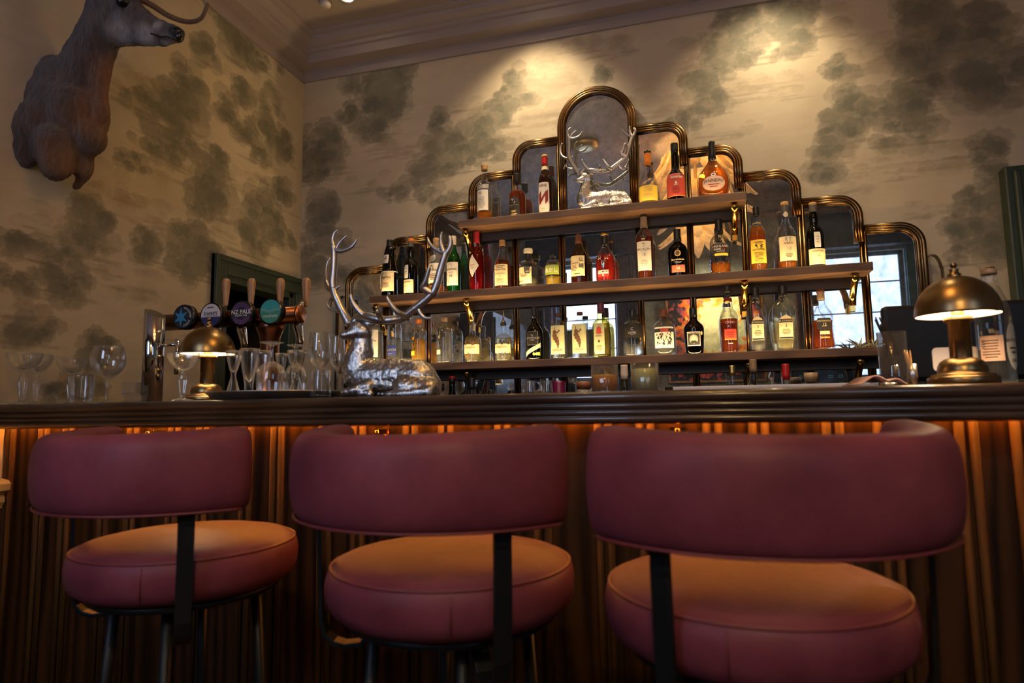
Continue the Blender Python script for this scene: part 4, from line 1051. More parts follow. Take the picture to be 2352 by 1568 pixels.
shelf_bottle('macallan', 'mid', 1480, 43, 491, 'tall broad shouldered whisky bottle with long white label and tan cap', 'mac', liq='deep', level=.655, cap='tan', cap0=.80, captop=('black', .975), az=-92, labels=[l_mac, l_mac2])
def l_bun(L): L.patch(P_['brick'], -.68, .72, .09, .235).text('12', 0, .17, .28, P_['white']).text('Bunnahabhain', 0, .345, .22, P_['beige'], sx=.85).lines(0, .27, .31, 2, .9, P_['grey'])
def l_bun2(L): L.patch(P_['ltgold'], -.32, .32, .405, .54, 'oval').patch(P_['brown'], -.22, .22, .425, .52, 'oval', .0005); return 'seal'
shelf_bottle('bunna', 'mid', 1557, 46, 527, 'black whisky bottle with gold ringed seal and brick red label', 'bunna', g=G_BLACK, liq=None, cap='black', cap0=.74, az=-90, labels=[l_bun, l_bun2])
def l_hp(L): L.patch(P_['black'], -.85, .85, .365, .52).text('HIGHLAND', 0, .482, .25, P_['white']).text('PARK', -.32, .43, .25, P_['white']).text('12', .3, .43, .25, P_['redink']).lines(0, .385, .40, 1, 1.3, P_['white']).patch(P_['yellow'], -.62, .8, .315, .36)
shelf_bottle('hp', 'mid', 1653, 47, 504, 'embossed clear whisky bottle with black label and yellow band below it', 'hp', g=G_EMB, liq='amber', level=.21, cap='black', cap0=.74, az=-88, labels=[l_hp])
def l_auc(L): L.patch(P_['yellow'], -1.0, 1.0, .125, .475).text('AUCHROISK', 0, .325, .24, P_['ink'], sx=.85).blobs(P_['ink'], -.4, .5, .36, .39, 7, .14).lines(0, .41, .45, 2, 1.2, P_['brown']).lines(0, .14, .29, 8, 1.2, P_['brown'])
def ring(L): L.patch(P_['ltgold'], -1.4, 1.4, .735, .748); return 'neck_band'
shelf_bottle('auchroisk', 'mid', 1739, 41, 476, 'amber whisky bottle with yellow label, third from right on the middle shelf', 'auch', liq='amber', level=.69, cap='black', cap0=.86, az=-90, labels=[l_auc, ring])
def l_oban(L): L.patch(P_['cream'], -1.05, 1.05, .125, .475).text('OBAN', 0, .375, .26, P_['brown']).text('14', 0, .295, .42, P_['grey']).blobs(P_['grey'], -.3, .3, .41, .46, 8, .12).lines(0, .17, .23, 3, .8, P_['brown'])
def l_oban2(L): L.patch(P_['white'], -.30, .30, .775, .88, 'oval').patch(P_['beige'], -.2, .2, .795, .86, 'oval', .0005); return 'neck_seal'
shelf_bottle('oban', 'mid', 1805, 46, 466, 'tall clear whisky bottle with cream label and round paper neck seal', 'oban', liq='amber', level=.15, cap='slate', cap0=.83, captop=('cork', .955), az=-86, labels=[l_oban, l_oban2])
shelf_bottle('islay2', 'mid', 1870, 44, 467, 'dark olive bottle with oval upper label, rightmost on the middle shelf', 'bulge', g=G_DARK, liq=None, cap='slate', cap0=.86, captop=('cork', .965), az=-82, labels=[lambda L: L.patch(P_['cream'], -1.1, 1.1, .045, .28).text('LAGAVULIN', 0, .245, .22, P_['brown'], sx=.85).text('16', 0, .175, .24, P_['redink']).lines(0, .06, .12, 2, .9, P_['grey']) and None, l_lag2])
# ---- bottom shelf
def l_ket(L): L.patch(P_['white'], -1.0, 1.0, .16, .66).text('Ketel One', 0, .46, .36, P_['ink'], sx=.8).patch(P_['grey'], -.75, -.15, .535, .64, lift=.0005).blobs(P_['ltgold'], -.5, .2, .25, .32, 6, .25).lines(0, .18, .22, 2, 1.2, P_['brown']).lines(0, .40, .42, 1, .9, P_['brown'])
def l_ket2(L): L.patch(P_['tag'], -.35, .55, .06, .125); return 'price_tag'
shelf_bottle('ketel', 'low', 863, 33, 718, 'clear vodka bottle with white label and lemon tag, partly behind the silver stag', 'ketel', liq='clear', level=.62, cap='black', cap0=.86, az=-100, labels=[l_ket, l_ket2])
def l_fin(L): L.patch(P_['blue'], -.95, .85, .175, .36).text('FINLANDIA', 0, .275, .36, P_['silver'], sx=.75).lines(0, .195, .215, 1, .9, P_['silver'])
shelf_bottle('fin', 'low', 906, 33, 715, 'clear bottle with dark blue label under the antler of the large stag', 'fin', liq='clear', level=.49, cap='steel', cap0=.90, az=-100, labels=[l_fin])
def bc(col, tagc):
    def f(L):
        for (a, b, c, d, sh) in ((-.45, -.02, .70, .755, 'rect'), (-.42, -.12, .565, .70, 'rect'), (.0, .62, .665, .755, 'oval'), (-.05, .66, .555, .665, 'oval'), (-.72, .05, .47, .64, 'oval')): L.patch(P_['ink'], a, b, c, d, sh)
        L.patch(P_[col], -.42, -.02, .53, .60, 'oval', .0006).patch(P_['silver'], -.1, .0, .58, .75, lift=.0007).patch(P_['silver'], .12, .36, .69, .73, 'oval', .0006)
        L.patch(P_['ink'], -.25, -.02, .40, .47, 'oval').patch(P_['ink'], -.1, .12, .30, .37, 'oval')
        L.patch(P_[tagc], -.8, .0, .195, .29)
    return f
shelf_bottle('bcamber', 'low', 962, 35, 734, 'clear bottle of amber spirit with bold black lettering and an orange tag, behind the stag', 'bc', liq='gold', level=.545, cap='orange', cap0=.905, az=-100, labels=[bc('orange', 'orange')])
shelf_bottle('bcclear', 'low', 1021, 36, 730, 'clear bottle with bold black lettering, just right of the large silver stag', 'bc', liq='clear', level=.70, cap='tan', cap0=.905, az=-100, labels=[bc('silver', 'cream')])
def flor(seed, inkm):
    def f(L):
        L.patch(P_['cream'], -1.3, 1.3, .20, .44, lift=0.0)
        L.text('SILVERWOOD', 0, .355, .21, P_['brown'], sx=.9).lines(0, .315, .335, 1, .6, P_['brown'])
        L.blobs(inkm, -1.2, 1.2, .445, .525, 16, .13, seed=seed).blobs(inkm, -1.2, 1.2, .15, .235, 14, .12, seed=seed + 5)
    return f
shelf_bottle('flora', 'low', 1086, 39, 741, 'stoppered gin bottle printed with brown leaves on the bottom shelf', 'gin', liq='pale', level=.59, cap='glass', cap0=.90, az=-96, labels=[flor(3, P_['brown'])])
def pour(t, prof, R, H):
    MB().lathe([(0, H), (R * .26, H), (R * .26, H + .008), (R * .12, H + .014), (R * .10, H + .035), (R * .06, H + .062), (0, H + .064)], 14, cap=False).build('pourer', CAPM['steel'], t)
shelf_bottle('florapour', 'low', 1157, 39, 742, 'gin bottle printed with dark twigs, a steel pourer in its neck', 'gin2', liq='pale', level=.60, cap='black', cap0=.93, az=-96, labels=[flor(9, P_['ink'])], extras=pour)
def l_cot(L): L.patch(P_['silver'], -.72, .72, .27, .525, 'soft').patch(P_['black'], -.69, .69, .275, .52, 'soft', .0003).text('COTSWOLDS', 0, .40, .22, P_['silver']).lines(0, .345, .375, 2, .6, P_['grey']).blobs(P_['silver'], -.1, .1, .435, .46, 4, .07)
def l_cot2(L): L.patch(P_['beige'], -1.05, 1.0, .145, .225, skew=.085, nx=18).lines(.1, .185, .20, 1, .5, P_['grey']); return 'sash'
def l_cot3(L): L.patch(P_['tag'], .05, .38, .08, .13, 'oval').patch(P_['ltgold'], .36, .66, .082, .132, 'oval').patch(P_['tag'], .62, .9, .08, .135); return 'medal_sticker'
shelf_bottle('cots', 'low', 1228, 40, 705, 'black bottle with a cream diagonal sash on the bottom shelf', 'cots', g=G_BLACK, liq=None, cap='black', cap0=.78, az=-94, labels=[l_cot, l_cot2, l_cot3])
def l_see(L):
    L.patch(P_['sage'], -1.0, 1.0, .10, .72)
    for (x0, x1, a, b, sk) in ((-.55, .0, .52, .62, .0), (-.62, .05, .45, .55, .0), (-.5, .2, .39, .49, .0), (-.25, .3, .33, .43, .0), (-.05, .32, .27, .37, .0), (.05, .25, .22, .30, .0), (-.35, -.25, .60, .69, .01), (-.05, .42, .56, .60, .02)): L.patch(P_['brown'], x0, x1, a, b, 'oval', .0006, skew=sk)
    L.text('SEEDLIP', 0, .185, .28, P_['brown']).lines(0, .12, .15, 2, .7, P_['brown'])
shelf_bottle('seed1', 'low', 1284, 38, 720, 'tall bottle with pale green label and brown curled emblem, left one of the matching pair', 'seed', liq='clear', level=.72, cap='brown', cap0=.93, az=-94, labels=[l_see])
shelf_bottle('seed2', 'low', 1333, 39, 717, 'tall bottle with pale green label and brown curled emblem, right one of the matching pair', 'seed', liq='clear', level=.74, cap='brown', cap0=.93, az=-94, labels=[l_see])
def l_gold(L): L.patch(P_['sage'], -.72, .55, .06, .62, 'soft').patch(P_['red'], -.35, .2, .44, .56, 'oval', .0005).patch(P_['red'], -.42, .28, .42, .48, 'oval', .0005).text('RESTED', -.08, .385, .17, P_['brown']).patch(P_['brown'], -.2, .05, .26, .32, 'oval', .0005).lines(-.08, .10, .22, 5, .8, P_['brown'])
shelf_bottle('goldred', 'low', 1381, 42, 697, 'yellow green bottle with red emblem and purple cap, right of the matching pair', 'slim', liq='pale', g=glass('straw_glass', (0.86, 0.80, 0.45), (0.30, 0.27, 0.10)), level=.62, cap='purple', cap0=.82, az=-94, labels=[l_gold])
def l_viv(L): L.patch(P_['black'], -1.75, 1.75, .385, .69, nx=24).text('C', 0, .565, .32, P_['silver']).text('VIVIR', 0, .485, .28, P_['silver']).lines(0, .44, .46, 1, .4, P_['grey'])
shelf_bottle('vivir', 'low', 1454, 46, 712, 'clear bottle with black upper wrap on the bottom shelf below the white labelled whisky', 'vivir', liq='clear', level=.25, cap='black', cap0=.80, az=-90, labels=[l_viv])
def l_esp(L):
    L.patch(P_['white'], -1.1, 1.1, .15, .60, nx=16).patch(P_['black'], -1.1, 1.1, .49, .565, lift=.0004, nx=16).patch(P_['redink'], -.35, .45, .50, .56, lift=.0006).text('ESPOLÒN', .05, .53, .17, P_['ink'], lift=.001).lines(0, .175, .20, 1, 1.6, P_['ink'])
    L.blobs(P_['ink'], -.75, .75, .22, .47, 46, .09, seed=4)
shelf_bottle('esp', 'low', 1526, 48, 711, 'tequila bottle with black and white drawing and red banner on its label', 'esp', liq='clear', level=.62, cap='brown', cap0=.83, az=-90, labels=[l_esp])
def l_dip(L): L.patch(P_['white'], -.68, .68, .17, .47).patch(P_['ink'], -.62, .62, .185, .455, lift=.0004).text('DIPLOMÁTICO', 0, .44, .15, P_['beige'], sx=.85, lift=.0012).patch(P_['grey'], -.42, .42, .21, .415, 'oval', .0007).patch(P_['beige'], -.2, .2, .28, .39, 'oval', .001).patch(P_['ink'], -.3, .3, .215, .285, 'oval', .001)
def l_dip2(L): L.patch(P_['ltgold'], .72, 1.0, .40, .48, 'oval'); return 'medal_sticker'
shelf_bottle('dip', 'low', 1594, 47, 708, 'dark olive rum bottle with framed oval portrait label, in front of the mirrored painting', 'dip', g=G_DARK, liq='dark', level=.1, cap='black', cap0=.80, az=-92, labels=[l_dip, l_dip2])
def l_atio(L): L.patch(P_['red'], -.62, .75, .185, .345).patch(P_['orange'], -.62, .75, .19, .20, lift=.0004, nz=1).lines(.05, .22, .31, 3, 1.0, P_['wine']).text('CATIO', .05, .44, .26, P_['silver']).text('R', -.1, .385, .2, P_['silver']).lines(0, .12, .15, 1, .8, P_['silver'])
shelf_bottle('flare', 'low', 1673, 43, 657, 'tall waisted rum bottle with orange red label below the embossed whisky bottle', 'flare', liq='deep', level=.50, cap='black', cap0=.895, az=-88, labels=[l_atio, lambda L: L.patch(P_['wine'], -1.2, 1.2, .765, .815) and 'neck_band'])
def eld(L): L.patch(P_['cream'], -.62, .62, .175, .535, 'arch', nz=12).patch(P_['black'], -.58, .58, .42, .475, lift=.0005).text('EL DORADO', 0, .447, .17, P_['beige'], lift=.0012, sx=.9).text('3', 0, .375, .30, P_['brown']).lines(-.4, .37, .38, 1, .25, P_['brown']).lines(.4, .37, .38, 1, .25, P_['brown']).lines(0, .24, .33, 4, .8, P_['brown']).patch(P_['black'], -.6, .6, .18, .205, lift=.0005)
shelf_bottle('eld1', 'low', 1737, 48, 660, 'clear oval rum bottle with arched cream label and black cap, left of two alike', 'eld', liq='clear', level=.44, cap='black', cap0=.82, sy=.75, az=-88, labels=[eld])
shelf_bottle('eld2', 'low', 1800, 56, 656, 'clear oval rum bottle with arched cream label and black cap, right of two alike', 'eld', liq='pale', level=.52, cap='black', cap0=.82, sy=.75, az=-86, labels=[eld])
def l_app(L): L.patch(P_['black'], -.66, .66, .325, .52, 'soft').text('APPLETON ESTATE', 0, .47, .16, P_['beige'], sx=.75).text('12', 0, .415, .26, P_['beige']).lines(0, .375, .395, 1, .7, P_['beige']).patch(P_['cream'], -.42, .45, .25, .305).text('Jamaica', 0, .20, .22, P_['ltgold'])
shelf_bottle('app', 'low', 1888, 54, 667, 'curvy bottle of dark red rum with black label, rightmost on the bottom shelf', 'app', liq='deep', level=.49, cap='tan', cap0=.83, captop=('brown', .955), sy=.7, az=-86, labels=[l_app])
# ================================================================== SCULPTED FIGURES
def capsule(mb, a, b, ra, rb, seg=14, squash=1.0):
    """a rounded limb between two points; squash narrows it in depth (Y)"""
    a, b = Vector(a), Vector(b)
    d = b - a; n = max(2, int(d.length / max(0.3 * min(ra, rb), 0.004)))
    n = min(n, 14)
    for i in range(n + 1):
        t = i / n; p = a + d * t; r = ra + (rb - ra) * t
        mb.sphere(p, r, seg, 8, (1, squash, 1))
def sculpt(name, mb, voxel, mat, parent, loc=None, it=6, fac=0.5, disp=None, color=None, floor=None, wall=None):
    """one continuous skin over the overlapping forms in mb"""
    o = mb.build('form', mat, None)
    r = o.modifiers.new('r', 'REMESH'); r.mode = 'VOXEL'; r.voxel_size = voxel
    s = o.modifiers.new('s', 'SMOOTH'); s.iterations = it; s.factor = fac
    dg = bpy.context.evaluated_depsgraph_get(); dg.update()
    me = bpy.data.meshes.new_from_object(o.evaluated_get(dg))
    om = o.data; bpy.data.objects.remove(o); bpy.data.meshes.remove(om)
    me.name = name
    if not me.materials: me.materials.append(mat)
    n = len(me.vertices)
    if disp:
        for v in me.vertices: v.co = v.co + v.normal * disp(v.co)
    if wall is not None:
        bm = bmesh.new(); bm.from_mesh(me)
        bmesh.ops.bisect_plane(bm, geom=bm.verts[:] + bm.edges[:] + bm.faces[:], plane_co=(wall, 0, 0), plane_no=(1, 0, 0), clear_inner=True)
        bm.to_mesh(me); bm.free(); n = len(me.vertices)
    if floor is not None:
        for v in me.vertices: v.co.z = max(v.co.z, floor)
    me.update()
    if color:
        ca = me.color_attributes.new('coat', 'FLOAT_COLOR', 'POINT')
        buf = []
        for v in me.vertices: buf += list(color(v.co, v.normal)) + [1.0]
        ca.data.foreach_set('color', buf)
    me.polygons.foreach_set('use_smooth', [True] * len(me.polygons))
    ob = bpy.data.objects.new(name, me); COL.objects.link(ob); ob.parent = parent
    if loc is not None: ob.location = loc
    return ob
# ---- the recumbent silver stag
SY_ = 1.56
so = at(900, 905, SY_); so = Vector((so.x, SY_, ZB))
def sq(px, py, dy=0.0):
    return at(px, py, SY_ + dy) - so
mm = MB()
def cp(a, b, ra, rb, sqz=1.0): capsule(mm, sq(*a), sq(*b), ra, rb, 14, sqz)
# trunk
cp((840, 868), (905, 868), .048, .050, .85); cp((905, 866), (960, 872), .050, .052, .85); cp((960, 872), (985, 888), .052, .034, .85)
cp((985, 890, -.01), (1000, 903, -.01), .030, .016)
cp((930, 890, -.035), (985, 893, -.03), .030, .026)        # near haunch
cp((930, 890, .035), (985, 893, .03), .030, .026)
cp((850, 880), (980, 892), .034, .034, 1.25)
# chest, neck
cp((826, 862), (836, 885), .044, .038, .85); cp((822, 850), (827, 815), .043, .036, .9); cp((827, 815), (832, 785), .036, .029, .9); cp((808, 850), (812, 870), .026, .026)
# head
cp((833, 764, -.004), (822, 756, -.006), .0275, .0255, .9); cp((820, 763, -.010), (800, 769, -.020), .0215, .0150, .95); cp((800, 769, -.020), (789, 770, -.023), .0150, .0125)
cp((838, 776), (824, 782, -.006), .018, .015)
# folded forelegs and a hind leg along the ground
cp((845, 888, -.04), (812, 899, -.055), .019, .013); cp((812, 899, -.055), (790, 902, -.055), .013, .011); cp((812, 903, -.05), (850, 905, -.055), .011, .010)
cp((840, 890, .035), (800, 903, .04), .018, .012)
cp((985, 900, -.05), (915, 905, -.062), .015, .010); cp((915, 905, -.062), (890, 906, -.06), .010, .009)
cp((830, 905), (975, 907), .012, .012, 3.0)
tuft_c = sq(900, 860)
def fur(co):
    x, y, z = co
    head = 1.0 if z < 0.125 else max(0.0, 1 - (z - 0.125) / 0.025)
    legs = 0.25 if z < 0.016 else 1.0
    d = mnoise.noise(Vector((x * 55 + z * 30, y * 70, z * 30 - x * 18)))
    e = mnoise.noise(Vector((x * 210 + z * 120, y * 240, z * 62 - x * 46)))
    g = mnoise.noise(Vector((x * 95 + z * 60, y * 110, z * 40 - x * 30)))
    return (0.0018 * d + 0.0036 * (0.45 - abs(e)) + 0.0024 * (0.4 - abs(g))) * head * legs
def silver_mat():
    m, t, out = nt('cast_silver')
    p = nd(t, 'ShaderNodeBsdfPrincipled', Roughness=0.3, Metallic=1.0)
    p.inputs['Base Color'].default_value = (0.52, 0.49, 0.47, 1)
    n = nd(t, 'ShaderNodeTexNoise', Scale=85.0, Detail=5.0, Roughness=0.65); t.links.new(texco(t, (1, 1, .3)), n.inputs['Vector'])
    r = nd(t, 'ShaderNodeMapRange'); r.inputs['To Min'].default_value = 0.16; r.inputs['To Max'].default_value = 0.38
    t.links.new(n.outputs['Fac'], r.inputs['Value']); t.links.new(r.outputs[0], p.inputs['Roughness'])
    bp = nd(t, 'ShaderNodeBump', Strength=0.55, Distance=0.005); t.links.new(n.outputs['Fac'], bp.inputs['Height']); t.links.new(bp.outputs[0], p.inputs['Normal'])
    t.links.new(p.outputs[0], out.inputs[0]); return m
CAST = silver_mat()
smooth_silver = pm('antler_silver', (0.47, 0.44, 0.43), 0.34, 1.0, bump=(90, 0.12), stretch=(1, 1, .3))
stag = thing('stag_statue', 'large silver stag statue lying on the bar top beside the glasses tray', 'statue', so, group='silver stag statues')
sculpt('body', mm, 0.0034, CAST, stag, disp=fur, it=5, floor=0.0006)
def Z1(zx, zy, dy=0.0): return tuple(sq(730 + zx / 3.733, 500 + zy / 3.733, dy))
def antler(name, chains):
    mb = MB()
    for pts, r0, r1 in chains:
        P = spline([Z1(*p) for p in pts], 6); n = len(P)
        mb.tube(P, [r0 + (r1 - r0) * (i / (n - 1)) ** 1.2 for i in range(n)], 10)
        mb.sphere(P[-1], r1, 8, 6); mb.sphere(P[0], r0, 8, 6)
    return mb.build(name, smooth_silver, stag)
antler('antler', [
    ([(262, 900), (232, 840), (195, 770), (150, 665), (132, 605)], .0125, .0095),
    ([(132, 605), (128, 540), (138, 440), (140, 300), (132, 230)], .0105, .0075),
    ([(135, 250), (128, 190), (142, 135), (166, 108)], .0075, .003),
    ([(150, 290), (175, 235), (200, 200), (240, 160)], .0055, .0025),
    ([(150, 275), (200, 285), (270, 262), (312, 225), (332, 188)], .0072, .003),
    ([(140, 625), (92, 600, .02), (68, 530, .04), (75, 420, .05), (100, 352, .05)], .0085, .0035),
    ([(125, 640), (150, 615), (185, 585)], .007, .0025),
    ([(205, 800), (150, 795), (105, 780), (83, 745)], .0065, .003),
    ([(150, 670), (110, 710, .03), (108, 770, .05)], .0065, .003)])
antler('antler', [
    ([(315, 905), (340, 860), (380, 845, -.01), (450, 855, -.02), (550, 877, -.02), (650, 875, -.015), (740, 845), (830, 780), (930, 700), (1000, 630)], .0135, .0105),
    ([(990, 645), (1020, 570), (1055, 440), (1085, 340), (1095, 300)], .0115, .0085),
    ([(1090, 310), (1065, 260), (1055, 190), (1062, 128)], .0085, .003),
    ([(1085, 330), (1125, 270), (1140, 210), (1130, 168)], .0085, .0055),
    ([(1075, 300), (1010, 270), (960, 220), (942, 175)], .007, .003),
    ([(430, 853, -.015), (370, 815, -.02), (310, 740, -.025), (280, 668, -.03)], .0095, .005),
    ([(560, 880, -.02), (530, 850, -.045), (508, 800, -.06)], .009, .0055),
    ([(760, 845), (690, 815, -.02), (630, 745, -.03), (594, 685, -.035)], .0095, .004),
    ([(860, 770), (880, 820), (915, 855), (968, 860)], .007, .0025),
    ([(985, 650), (905, 600, -.01), (925, 540, -.015), (955, 425, -.02)], .011, .005)])
er = MB()
P = [Z1(370, 925), Z1(430, 905, -.006), Z1(485, 915, -.008)]
er.tube(spline(P, 6), [.007, .010, .0135, .0155, .0165, .017, .0165, .015, .012, .009, .006, .004, .002], 12)
er.v = [(x, y * 0.55 + 0.45 * P[0][1], z) for x, y, z in er.v]
er.build('ear', smooth_silver, stag)
MB().sphere(sq(815, 754, -.026), .0032, 10, 8).build('eye', smooth_silver, stag)
st2 = copy_tree(stag)
ps = at(1382, 440, 2.972)
sc_ = (at(1382, 287, 2.972).z - ZTOP) / (at(790, 532, SY_).z - ZB)
st2.location = (at(1384, 440, 2.972).x + 0.008, 2.972, ZTOP + 0.002); st2.scale = (sc_, sc_ * 0.72, sc_)
tag(st2, 'small silver stag statue lying in front of the arched mirror on the top shelf', 'statue', 'silver stag statues')

# ---- the mounted deer on the left wall
DYP = 1.64
do = Vector((XL, DYP, at(120, 250, DYP).z))
def dq(zx, zy, dy=0.0):
    px, py = zx / 3.408, zy / 3.408
    return at(px, py, DYP + dy) - do
dm = MB()
def dc(a, b, ra, rb, s=1.0): capsule(dm, dq(*a), dq(*b), ra * 1.09, rb * 1.09, 16, s)
dc((330, 830), (560, 900), .122, .116, .85); dc((300, 830), (360, 1060), .095, .080, .95); dc((560, 900), (690, 1080), .095, .060, .8)
dc((330, 700), (560, 700), .112, .105, .72); dc((560, 700), (680, 480), .100, .082, .72); dc((680, 480), (790, 250), .082, .073, .75); dc((790, 250), (820, 100), .073, .064, .8)
dc((760, 640), (790, 900), .032, .030, .8); dc((800, 420), (770, 650), .042, .035, .8)
dc((200, 1150, -.09), (205, 1225, -.09), .042, .036); dc((230, 1050, -.08), (330, 950, -.06), .06, .07); dc((430, 1130, -.06), (440, 1300, -.06), .062, .046); dc((430, 1200, .08), (440, 1300, .08), .050, .042); dc((560, 1150, .0), (650, 1330, .02), .06, .03); dc((640, 1400, .03), (590, 1470, .03), .018, .012)
# head
dc((850, 90), (960, 80), .072, .064, .82); dc((960, 110), (1120, 190), .062, .046, .8); dc((1120, 200), (1290, 262), .044, .034, .8); dc((1290, 258), (1385, 268), .034, .026, .85)
dc((940, 260), (1110, 290), .040, .030, .7); dc((1110, 300), (1310, 325), .026, .018, .75); dc((850, 200), (940, 240), .07, .05, .75)
dc((870, -40), (900, 40), .05, .06, .8)
def coat(co, nv):
    x, z = co.x, co.z
    n = 0.5 + 0.5 * mnoise.noise(co * 14)
    base = Vector((0.125, 0.082, 0.066)).lerp(Vector((0.055, 0.036, 0.030)), n)
    def near(p, r):
        q = dq(*p); d = math.hypot(x - q.x, z - q.z) / r
        return max(0.0, min(1.0, 1.4 - d))
    for p, r, c in (((860, 560), .05, (0.26, 0.105, 0.035)), ((840, 760), .06, (0.25, 0.095, 0.03)), ((800, 980), .07, (0.24, 0.10, 0.03)), ((640, 1330), .07, (0.22, 0.10, 0.04)), ((960, 470), .04, (0.24, 0.12, 0.05)),
                    ((1000, 270), .045, (0.42, 0.36, 0.34)), ((1180, 300), .04, (0.46, 0.40, 0.38)), ((1280, 230), .018, (0.46, 0.40, 0.38)), ((1330, 340), .02, (0.36, 0.32, 0.3)), ((200, 1210), .05, (0.34, 0.27, 0.23)), ((300, 1050), .05, (0.25, 0.18, 0.14)), ((1130, 110), .05, (0.085, 0.045, 0.035)), ((1240, 190), .022, (0.09, 0.05, 0.04))):
        base = base.lerp(Vector(c), near(p, r) * 0.85)
    for p, r in (((1400, 265), .022),):
        if near(p, r) > 0.5: base = Vector((0.008, 0.007, 0.008))
    return base
def hide_mat():
    m, t, out = nt('deer_hide')
    a = nd(t, 'ShaderNodeAttribute', attribute_name='coat')
    p = nd(t, 'ShaderNodeBsdfPrincipled', Roughness=0.75); p.inputs['Sheen Weight'].default_value = 0.25; p.inputs['Specular IOR Level'].default_value = 0.25
    n = nd(t, 'ShaderNodeTexNoise', Scale=90.0, Detail=6.0, Roughness=0.7); t.links.new(texco(t, (1.0, 1.0, 0.28)), n.inputs['Vector'])
    mx = nd(t, 'ShaderNodeMix', data_type='RGBA', blend_type='MULTIPLY'); mx.inputs[0].default_value = 0.75
    r = nd(t, 'ShaderNodeValToRGB'); r.color_ramp.elements[0].position = 0.3; r.color_ramp.elements[0].color = (0.55, 0.5, 0.48, 1); r.color_ramp.elements[1].position = 0.7; r.color_ramp.elements[1].color = (1.2, 1.15, 1.1, 1)
    t.links.new(n.outputs['Fac'], r.inputs['Fac']); t.links.new(a.outputs['Color'], mx.inputs[6]); t.links.new(r.outputs['Color'], mx.inputs[7])
    t.links.new(mx.outputs[2], p.inputs['Base Color'])
    bp = nd(t, 'ShaderNodeBump', Strength=0.9, Distance=0.02); t.links.new(n.outputs['Fac'], bp.inputs['Height']); t.links.new(bp.outputs[0], p.inputs['Normal'])
    t.links.new(p.outputs[0], out.inputs[0]); return m
deer = thing('deer_mount', 'taxidermy deer head and shoulders mounted high on the left wall', 'deer', do)
def shag(co): return 0.004 * mnoise.noise(Vector((co.x * 40, co.y * 40, co.z * 18))) + 0.0035 * mnoise.noise(Vector((co.x * 120, co.y * 120, co.z * 34)))
sculpt('body', dm, 0.006, hide_mat(), deer, disp=shag, color=coat, it=22, wall=0.0012)
horn = pm('antler_horn', (0.16, 0.09, 0.05), 0.5, var=(8, 0.4), bump=(40, 0.3), stretch=(1, 1, .3))
blackn = pm('nose_black', (0.006, 0.005, 0.006), 0.25)
MB().sphere(dq(950, 12, -.054), .0175, 12, 8).build('eye', blackn, deer)
MB().sphere(dq(950, 12, .054), .0175, 12, 8).build('eye', blackn, deer)
nm_ = MB().sphere(dq(1388, 258), .0215, 14, 10, (1, 1.0, .85)); nm_.sphere(dq(1402, 285), .0165, 12, 8, (.9, 1, 1.1)).build('nose', blackn, deer)
MB().tube([dq(1180, 262, -.040), dq(1230, 276, -.033), dq(1262, 290, -.030), dq(1300, 285, -.030), dq(1380, 312, -.022)], .0028, 6).build('mouth_line', blackn, deer)
for s_ in (-1, 1):
    mb = MB()
    for pts, r0, r1 in (([(870, -60, .03), (800, -260, .10), (760, -460, .20), (860, -640, .27), (980, -760, .25)], .022, .010), ([(890, -110, .04), (1030, -70, .07), (1160, 5, .09), (1290, 38, .10), (1400, 10, .10), (1470, -90, .09)], .012, .006),
                        ([(790, -280, .11), (960, -330, .16), (1060, -430, .17)], .014, .006), ([(765, -450, .20), (900, -500, .27), (960, -600, .29)], .013, .005), ([(820, -600, .26), (740, -720, .30)], .011, .005)):
        P = [Vector(dq(zx, zy)) + Vector((0, s_ * d, 0)) for zx, zy, d in pts]
        Q = spline(P, 6); n = len(Q)
        mb.tube(Q, [r0 + (r1 - r0) * i / (n - 1) for i in range(n)], 10); mb.sphere(Q[-1], r1, 8, 6)
    mb.build('antler', horn, deer)
    e = MB(); P = [Vector(dq(800, -30)) + Vector((0, s_ * d, 0)) + Vector((-0.02 * d / .1, 0, h)) for d, h in ((.05, 0), (.10, .02), (.17, .03), (.21, .015))]
    e.tube(spline(P, 4), [.012, .018, .026, .033, .037, .039, .038, .035, .030, .022, .014, .008, .003], 12); e.build('ear', horn, deer)
0 and MB().prism([(DYP - .17, do.z - .2), (DYP - .2, do.z), (DYP - .15, do.z + .16), (DYP, do.z + .21), (DYP + .15, do.z + .16), (DYP + .2, do.z), (DYP + .17, do.z - .2), (DYP, do.z - .27)], XL + .001, XL + .022, 'x').xf(Matrix.Translation(-do)).build('plaque', oak, deer, bevel=.004)

